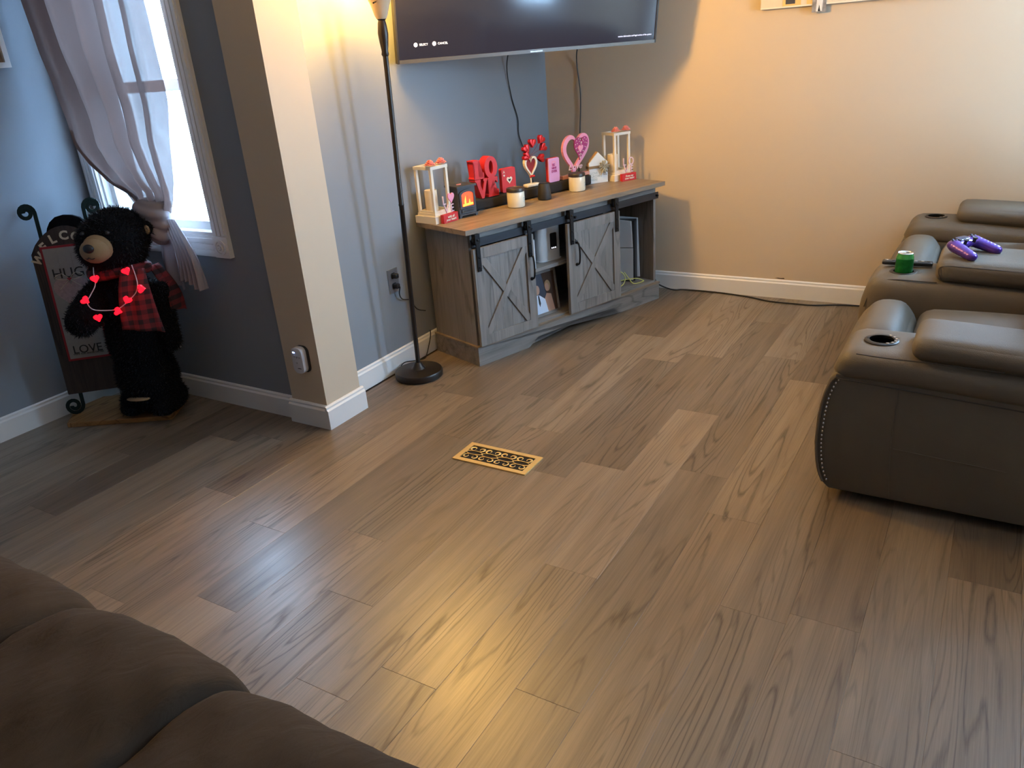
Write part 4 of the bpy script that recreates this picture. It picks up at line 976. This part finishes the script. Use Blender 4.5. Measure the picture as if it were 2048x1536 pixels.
bm = bmesh.new()
ell(bm, (0, .012, .026), (.052, .026, .019)); ell(bm, (-.05, .010, .026), (.030, .030, .021)); ell(bm, (.05, .010, .026), (.030, .030, .021))
for s in (-1, 1):
    for k in range(7): t = k/6; ell(bm, (s*(.058+.014*t), .004-.078*t, .027-.004*t), (.027-.006*t, .026, .024-.005*t), sub=2)
remesh('shell', bm, .0032, M['purple'], g, smooth=5)
link('touchpad', rbox(bmesh.new(), -.028, .028, .006, .036, .040, .0465, .003, n=3), M['darkblue'], g, smooth=True)
for s in (-1, 1):
    st_ = link('thumb_stick', lathe(bmesh.new(), [(.006, .036), (.006, .049), (.0095, .051), (.0095, .055), (.006, .0545)], 20, (s*.026, -.010, 0)), M['black'], g, smooth=True)
    for dx, dy in ((.009, 0), (-.009, 0), (0, .009), (0, -.009)): link('face_button', lathe(bmesh.new(), [(.004, .043), (.004, .0485), (.002, .049)], 12, (s*.054+dx, .016+dy, 0)), M['darkblue'], g)

# ------------------------------------------------------------------ brown sofa in the foreground
bs = thing('brown_sofa', 'dark brown microfiber sofa with overstuffed cushions in the near left corner', 'sofa', (0, 0, 0))
BM = M['brown']
def bcush(y0, y1, mx_=.730, z1=.492):
    def g_(c):
        R_ = .15; x, y, z = c
        e = x-(mx_-R_)
        drop = (R_-math.sqrt(max(0, R_*R_-min(e, R_)**2))) if e > 0 else 0
        t = abs((y-(y0+y1)/2)/((y1-y0)/2)); k = max(0, min(1, (z-.2)/.25))
        z -= (drop*.95+.024*t**5+max(0, .40-x)*.05)*k
        x -= .012*t**5*max(0, min(1, (x-.3)/.3))
        n = .004*math.sin(x*23+y*17)+.0025*math.sin(x*47-y*39+1)+.0015*math.sin(y*90+x*30)
        return Vector((x, y, z+n*k))
    return link('seat_cushion', rbox(bmesh.new(), .02, mx_, y0, y1, .10, z1, .035, puff=(.010, .004, .012), n=30, fn=g_), BM, bs, smooth=180)
bcush(1.590, 2.12); bcush(1.110, 1.605, z1=.488); bcush(.46, 1.125, z1=.478, mx_=.712)
link('frame', BX(-.30, .64, .30, 2.30, .05, .20), BM, bs, bevel=.02)
link('backrest', rbox(bmesh.new(), -.55, -.32, .40, 2.2, .20, .95, .09, puff=(.02, 0, .02), n=10), BM, bs, smooth=180)
link('arm', rbox(bmesh.new(), -.40, .62, 2.11, 2.36, .06, .60, .09, puff=(.01, .01, .02), n=10), BM, bs, smooth=180)
link('arm', rbox(bmesh.new(), -.40, .45, .20, .45, .06, .56, .09, puff=(.01, .01, .02), n=10), BM, bs, smooth=180)
for y in (.36, 2.24): link('leg', BX(.42, .48, y-.03, y+.03, 0, .055), M['black'], bs)

# ------------------------------------------------------------------ curtain
cu = thing('curtain', 'mauve sheer curtain gathered and knotted in front of the left window', 'curtain', (2.158, 3.3, .94))
def smooth(t): t = max(0, min(1, t)); return t*t*(3-2*t)
def interp(tab, z):
    for (za, a), (zb, b) in zip(tab, tab[1:]):
        if za >= z >= zb: t = (za-z)/(za-zb); t = t*t*(3-2*t)*.5+t*.5; return a+(b-a)*t
    return tab[-1][1]
LT = [(2.25, 3.695), (1.83, 3.677), (1.64, 3.668), (1.47, 3.630), (1.32, 3.592), (1.236, 3.585), (1.17, 3.530), (1.075, 3.415), (1.03, 3.300), (.97, 3.262), (.94, 3.245)]
RT = [(2.25, 2.93), (1.765, 2.935), (1.59, 2.942), (1.405, 2.935), (1.21, 2.98), (1.10, 3.00), (1.0, 3.035), (.97, 3.060), (.94, 3.075)]
bm = bmesh.new(); rows = []; NZ, NY = 56, 120
for i in range(NZ+1):
    z = 2.25-(2.25-.94)*i/NZ; l_, r_ = interp(LT, z), interp(RT, z); row = []
    sq = (l_-r_)/.78
    for k in range(NY+1):
        t = k/NY; y = l_+(r_-l_)*t
        ph = t*2*PI*4.5+.9*math.sin(t*8+1)+.35*math.sin(z*3+t*4)
        amp = .036*(1-.35*smooth((1.3-z)/.35))*(.6+.4*math.sin(t*PI))
        x = -amp*math.sin(ph)-.010*math.sin(ph*2.3+1)-.012*math.sin(z*7+t*6)*.5
        yy = y+(.012*math.cos(ph*1.02))*sq
        row.append(bm.verts.new((x, yy-3.3, z-.94+(.05*(1-t)*smooth((1.28-z)/.2)*smooth(t*5)*0))))
    rows.append(row)
for A_, B_ in zip(rows, rows[1:]):
    for k in range(NY): bm.faces.new([A_[k], A_[k+1], B_[k+1], B_[k]])
link('panel', bm, M['curtain'], cu, smooth=180)
# folded hem that sweeps from the left edge to the knot
hem = [(-.012, y-3.3, z-.94) for z, y in ((1.30, 3.590), (1.235, 3.582), (1.165, 3.525), (1.08, 3.415), (1.035, 3.31), (1.0, 3.25))]
link('hem_fold', tube(bmesh.new(), bez(hem, 6), .011, 8, flat=(1, .45)), M['knot'], cu, smooth=True)
bm = bmesh.new()
for (c_, r1, r2, tilt) in (((-.01, 0, .0), .075, .026, .55), ((-.022, 0, .022), .070, .022, .25), ((-.026, 0, -.028), .076, .024, .85), ((.0, -.004, .048), .058, .020, .1), ((-.010, .012, -.054), .060, .020, 1.15)):
    pts = []
    for j in range(24):
        a = 2*PI*j/24; p = Vector((.042*math.cos(a), r1*1.1*math.sin(a), 0)); p = Matrix.Rotation(tilt, 3, 'X') @ p; pts.append(Vector(c_)+Vector((0, -.145, -.005))+p)
    tube(bm, pts, r2, 8, closed=True)
ell(bm, (0, -.145, -.005), (.045, .085, .07), sub=2)
remesh('knot', bm, .007, M['knot'], cu, smooth=2)
def tail(pts0, w0, w1, folds, nm):
    bm = bmesh.new(); P = bez(pts0, 7); rows = []; n = 40
    for i, p in enumerate(P):
        t = i/(len(P)-1); w_ = w0+(w1-w0)*(t**.8); row = []
        for k in range(n+1):
            s = k/n-.5; ph = s*2*PI*folds+.5*math.sin(3*t)
            row.append(bm.verts.new(p+Vector((-.016*(.35+t)*math.sin(ph), s*w_, (.02*math.sin(s*5) if t > .95 else 0)))))
        rows.append(row)
    for A_, B_ in zip(rows, rows[1:]):
        for k in range(n): bm.faces.new([A_[k], A_[k+1], B_[k+1], B_[k]])
    link(nm, bm, M['knot'], cu, smooth=180)
tail([(-.01, -.235, -.02), (-.02, -.275, -.09), (-.015, -.300, -.18), (-.01, -.300, -.26), (-.01, -.300, -.31)], .07, .15, 5.0, 'tail')
tail([(.01, -.150, -.03), (.0, -.165, -.12), (.0, -.155, -.24), (.0, -.155, -.325)], .08, .16, 1.6, 'tail')

# framed picture on the left wall
g = thing('picture_frame', 'white framed picture on the left grey wall, cut off by the photo edge', 'picture', (1.63, YL, 1.575))
bm = ring_prism(bmesh.new(), [(0, 0), (.42, 0), (.42, .52), (0, .52)], [(.022, .022), (.398, .022), (.398, .498), (.022, .498)], -.022, 0); link('frame', bm, M['white'], g)
link('print', BX(.022, .398, -.008, -.004, .022, .498), mat('brown_print', (.28, .20, .14), .6, vary=.4, vscale=12), g)
# collage canvas on the far wall
g = thing('photo_collage', 'linen covered photo board high on the far beige wall', 'picture', (XB-.001, 1.205, 1.578), (0, 0, -PI/2))
link('board', BX(0, .96, -.022, 0, 0, .60), M['paper'], g, bevel=.001, seg=1)
link('bottom_edge', BX(0, .96, -.0235, -.022, 0, .007), M['cream'], g)
link('pinned_photo', BX(.115, .205, -.0240, -.022, .008, .15), M['photogold'], g)
link('pinned_photo', BX(.128, .176, -.0250, -.0240, .016, .15), M['photodark'], g)
link('pinned_photo', BX(.235, .262, -.0240, -.022, .008, .12), M['photogold'], g)
p_ = link('pinned_photo', BX(.262, .330, -.0262, -.0245, -.034, .12), M['photogrey'], g)
link('photo_subject', prism(bmesh.new(), [(.282, -.030), (.292, -.030), (.297, .0), (.303, -.028), (.312, -.030), (.314, .03), (.305, .05), (.285, .04)], -.0268, -.0262), M['whitep'], p_)

# ------------------------------------------------------------------ the corner with the bear
BT = .024
def corner_pts(): return [(1.722, 3.600), (1.985, 3.178), (2.165, 3.292), (2.205, 3.45), (2.00, 3.735), (1.86, 3.735)]
o = link('wooden_board', prism(bmesh.new(), corner_pts(), .0005, BT, 'z'), M['pine'], bevel=.003); tag(o, 'amber pine board on the floor under the plush bear and sled sign', 'board')
# sled sign
SG = thing('sled_sign', 'dark wooden sled WELCOME sign with iron scrolls behind the bear', 'sign', (1.815, 3.615, BT+.0030), (R(-8), 0, R(-46.2)))
def archtop(x0, x1, z0, z1, rise, n=12): return [(x0, z0), (x1, z0), (x1, z1)]+[(x1+(x0-x1)*i/n, z1+rise*math.sin(PI*i/n)**.75) for i in range(1, n)]+[(x0, z1)]
bm = prism(bmesh.new(), archtop(-.040, .270, .105, .770, .115), 0, .018); link('board', bm, M['signwood'], SG, bevel=.003)
bm = prism(bmesh.new(), [(.045, .860), (.220, .860), (.220, .885), (.195, .915), (.165, .928), (.130, .932), (.095, .925), (.068, .905), (.052, .880)], .002, .030); link('crest', bm, M['furbody'], SG, bevel=.008, seg=3, smooth=True)
for x, dr in ((.012, -1), (.218, 1)):
    for up_, zc, r0, xx in ((1, .955, .036, x), (-1, .044, .040, x-.006)):
        path = [(xx, .024, .70), (xx, .024, .93)] if up_ > 0 else [(xx, .024, .18), (xx, .024, .09)]
        for j in range(26):
            a = j/25*2*PI*1.5; r1 = r0*(1-j/25*.72); path.append((xx+dr*(r0-r1*math.cos(a)), .024, zc+up_*r1*math.sin(a)))
        link('iron_scroll', tube(bmesh.new(), path, .010, 6, flat=(.25, 1)), M['iron'], SG, smooth=True)
W_ = 'WELCOME'
for i, ch in enumerate(W_):
    a = R(62-i*20.6); cx, cz, rr1 = .115, .665, .165
    text(ch, .054, .001, M['signcream'], SG, (cx-rr1*math.sin(a)*.86, -.0012, cz+rr1*math.cos(a)*1.06), (PI/2, -a*.75, 0), name='letter', bold=.002)
PQ = thing('hug_plaque', 'tall narrow plaque reading HUG and LOVE hanging on the sled sign', 'plaque', (1.815, 3.615, BT+.0030), (R(-8), 0, R(-46.2)))
px0, px1, pz0, pz1 = .006, .196, .266, .800
link('rim', BX(px0, px1, -.016, -.003, pz0, pz1), M['rimred'], PQ)
for i in range(3):
    a = px0+.010+(px1-px0-.02)*i/3; link('plank', BX(a+.0004, a+(px1-px0-.02)/3-.0004, -.0185, -.016, pz0+.010, pz1-.010), M['plaque'], PQ)
pxc = (px0+px1)/2
text('HUG', .064, .0006, M['plaqueink'], PQ, (pxc, -.0195, .672), name='lettering')
text('LOVE', .054, .0006, M['plaqueink'], PQ, (pxc, -.0195, .315), name='lettering')
text('more than words can say', .013, .0004, M['plaqueink'], PQ, (pxc, -.0192, .296), name='lettering')
link('string_heart', prism(bmesh.new(), heart(.155, .165, pxc, .578), -.0200, -.0185), M['plaqueheart'], PQ)
link('string_heart', prism(bmesh.new(), heart(.070, .090, pxc, .423), -.0200, -.0185), M['plaqueheart'], PQ)
bm = bmesh.new()
for s in (-1, 1):
    tube(bm, bez([(pxc, -.022, .648), (pxc+s*.03, -.024, .673), (pxc+s*.062, -.022, .658), (pxc+s*.03, -.024, .645), (pxc, -.022, .645)], 4), .0012, 5)
    tube(bm, [(pxc, -.022, .645), (pxc+s*.05, -.022, .603)], .0010, 5)
link('twine_bow', bm, M['signcream'], PQ); link('heart_button', prism(bmesh.new(), heart(.018, .016, pxc, .646), -.026, -.022), M['rimred'], PQ)

# bear
BR = thing('plush_bear', 'large black plush bear in plaid scarf standing on the pine board', 'plush bear', (1.975, 3.240, BT+.0008), (0, 0, R(203)))
BR.scale = (.985, .985, .985)
# local +x is where it faces
bm = bmesh.new()
ell(bm, (-.03, -.03, .20), (.125, .145, .19)); ell(bm, (-.02, -.02, .38), (.120, .145, .20)); ell(bm, (-.01, 0, .54), (.110, .140, .16)); ell(bm, (0, 0, .68), (.09, .10, .10))
ell(bm, (.02, .01, .835), (.135, .150, .135)); ell(bm, (-.03, .01, .865), (.120, .140, .120)); ell(bm, (.065, .0, .82), (.10, .115, .10))
for s in (-1, 1):
    ell(bm, (-.045, s*.135+.01, .885), (.020, .034, .036)); ell(bm, (-.04, s*.080-.035, .075), (.105, .075, .075)); ell(bm, (.01, s*.080-.035, .052), (.080, .060, .046))
# right arm (towards the camera's left) reaching forward
for k in range(9): t = k/8; ell(bm, (.02+.19*t, -.085-.015*t, .645-.100*t), (.062+.018*math.sin(t*2.6), .060+.016*math.sin(t*2.6), .060+.016*math.sin(t*2.6)), sub=2)
for k in range(8): t = k/7; ell(bm, (-.03+.02*t, .140+.01*t, .60-.22*t), (.055, .045, .060), sub=2)
body = remesh('body', bm, .011, M['furbody'], BR, smooth=5)
rf = random.Random(11); bm = bmesh.new(); me = body.data
polys = [p for p in me.polygons]
ar = [p.area for p in polys]; pick = rf.choices(polys, weights=ar, k=22000)
for p in pick:
    c = Vector(p.center); n = Vector(p.normal)
    if c.z < .03: continue
    if (c-Vector((.135, .02, .84))).length < .072 : continue
    head = c.z > .70
    L = rf.uniform(.010, .022) if head else rf.uniform(.008, .018)
    d = (n+Vector((rf.uniform(-.7, .7), rf.uniform(-.7, .7), rf.uniform(-1.1, .3)))).normalized(); s = n.cross(d)
    if s.length < .01: continue
    s = s.normalized()*rf.uniform(.0010, .0020)
    base = c+Vector((rf.uniform(-.005, .005), rf.uniform(-.005, .005), rf.uniform(-.005, .005)))-n*.003
    mid = base+(d*.6+n*.25)*L*.6; tip = base+d*L
    a_, b_, c_, d_, e_ = [bm.verts.new(q) for q in (base-s, base+s, mid+s*.7, mid-s*.7, tip)]
    bm.faces.new([a_, b_, c_, d_]); bm.faces.new([d_, c_, e_])
me2 = bpy.data.meshes.new('fur'); bm.to_mesh(me2); bm.free(); me2.materials.append(M['fur'])
o = bpy.data.objects.new('fur', me2); C.objects.link(o); o.parent = BR; o['kind'] = 'stuff'
link('inner_ear', ell(bmesh.new(), (-.028, .153, .880), (.008, .018, .022), sub=2), M['muzzle'], BR, smooth=180)
bm = bmesh.new(); ell(bm, (.160, .022, .838), (.052, .062, .052)); ell(bm, (.128, .02, .842), (.052, .068, .060))
link('muzzle', bm, M['muzzle'], BR, smooth=180)
link('nose', ell(bmesh.new(), (.208, .030, .858), (.014, .024, .019)), M['black'], BR, smooth=180)
link('mouth', tube(bmesh.new(), bez([(.196, -.008, .822), (.208, .012, .814), (.211, .022, .822), (.208, .034, .814), (.196, .052, .822)], 4), .002, 5), M['black'], BR)
for s in (-1, 1): link('eye', ell(bmesh.new(), (.128, s*.058+.02, .905), (.010, .010, .010), sub=2), M['black'], BR, smooth=180)
link('foot_sole', ell(bmesh.new(), (.086, -.030, .120), (.026, .060, .007), sub=2), M['muzzle'], BR, smooth=180)
# plaid scarf
bm = bmesh.new(); pts = [(.108*math.cos(a)+.005, .122*math.sin(a), (.722+.012*math.sin(2*a))) for a in [2*PI*i/28 for i in range(28)]]
tube(bm, pts, .026, 8, closed=True, flat=(.7, 1)); link('scarf_loop', bm, M['plaid'], BR, smooth=True)
def strip(P, w0, w1, dr, nm):
    bm = bmesh.new(); P = bez(P, 6); rows = []
    for i, p in enumerate(P):
        t = i/(len(P)-1); w_ = w0+(w1-w0)*t; rows.append([bm.verts.new(p+Vector(dr)*((k/8-.5)*w_)+Vector((.006*math.sin(k*1.3+t*3), 0, -.03*(k/8)*t*t))) for k in range(9)])
    for A_, B_ in zip(rows, rows[1:]):
        for k in range(8): bm.faces.new([A_[k], A_[k+1], B_[k+1], B_[k]])
    o = link(nm, bm, M['plaid'], BR, smooth=180); sm = o.modifiers.new('s', 'SOLIDIFY'); sm.thickness = .005
strip([(.108, .130, .74), (.145, .140, .66), (.160, .145, .57), (.165, .148, .495)], .095, .165, (-.30, 1, 0), 'scarf_tail')
strip([(-.05, .13, .72), (-.06, .17, .64), (-.065, .19, .58), (-.06, .195, .52)], .06, .10, (-.95, .2, 0), 'scarf_tail')
# necklace of lit hearts
NL = thing('string_lights', 'string of glowing red heart lights hung round the bear neck', 'string lights', (1.972, 3.236, BT+.0008), (0, 0, R(203)))
NL.scale = (.985, .985, .985)
np_ = [(.125, -.030, .775), (.165, -.010, .745), (.185, -.003, .700), (.24, .004, .672), (.275, .006, .650), (.262, .014, .615), (.225, .055, .598), (.205, .092, .600), (.190, .140, .632), (.182, .172, .660), (.180, .188, .695), (.160, .175, .735), (.130, .150, .765)]
link('wire', tube(bmesh.new(), bez(np_, 6), .0022, 6), M['ledwire'], NL, smooth=True)
hb0 = None
for i, (x, y, z, rz) in enumerate(((.175, -.004, .722, .1), (.285, .008, .662, .8), (.245, .012, .572, .1), (.212, .088, .588, 1.2), (.200, .135, .632, -.6), (.185, .205, .676, 1.5), (.165, .142, .748, .3))):
    if hb0 is None: hb0 = link('heart_bulb', prism(bmesh.new(), heart(.034, .032), -.006, .006, 'x'), M['ledred'], NL, bevel=.003); o = hb0
    else: o = hb0.copy(); C.objects.link(o)
    o.location = (x, y, z); o.rotation_euler = (rz, 0, .2)
o = link('power_adapter', rbox(bmesh.new(), -.018, .018, -.022, 0, 0, .040, .006, n=4), M['whitep'], loc=(XW, 3.365, .252), rot=(0, 0, -PI/2), smooth=True)
tag(o, 'small white plug on the dark grey wall beside the bear', 'power adapter')
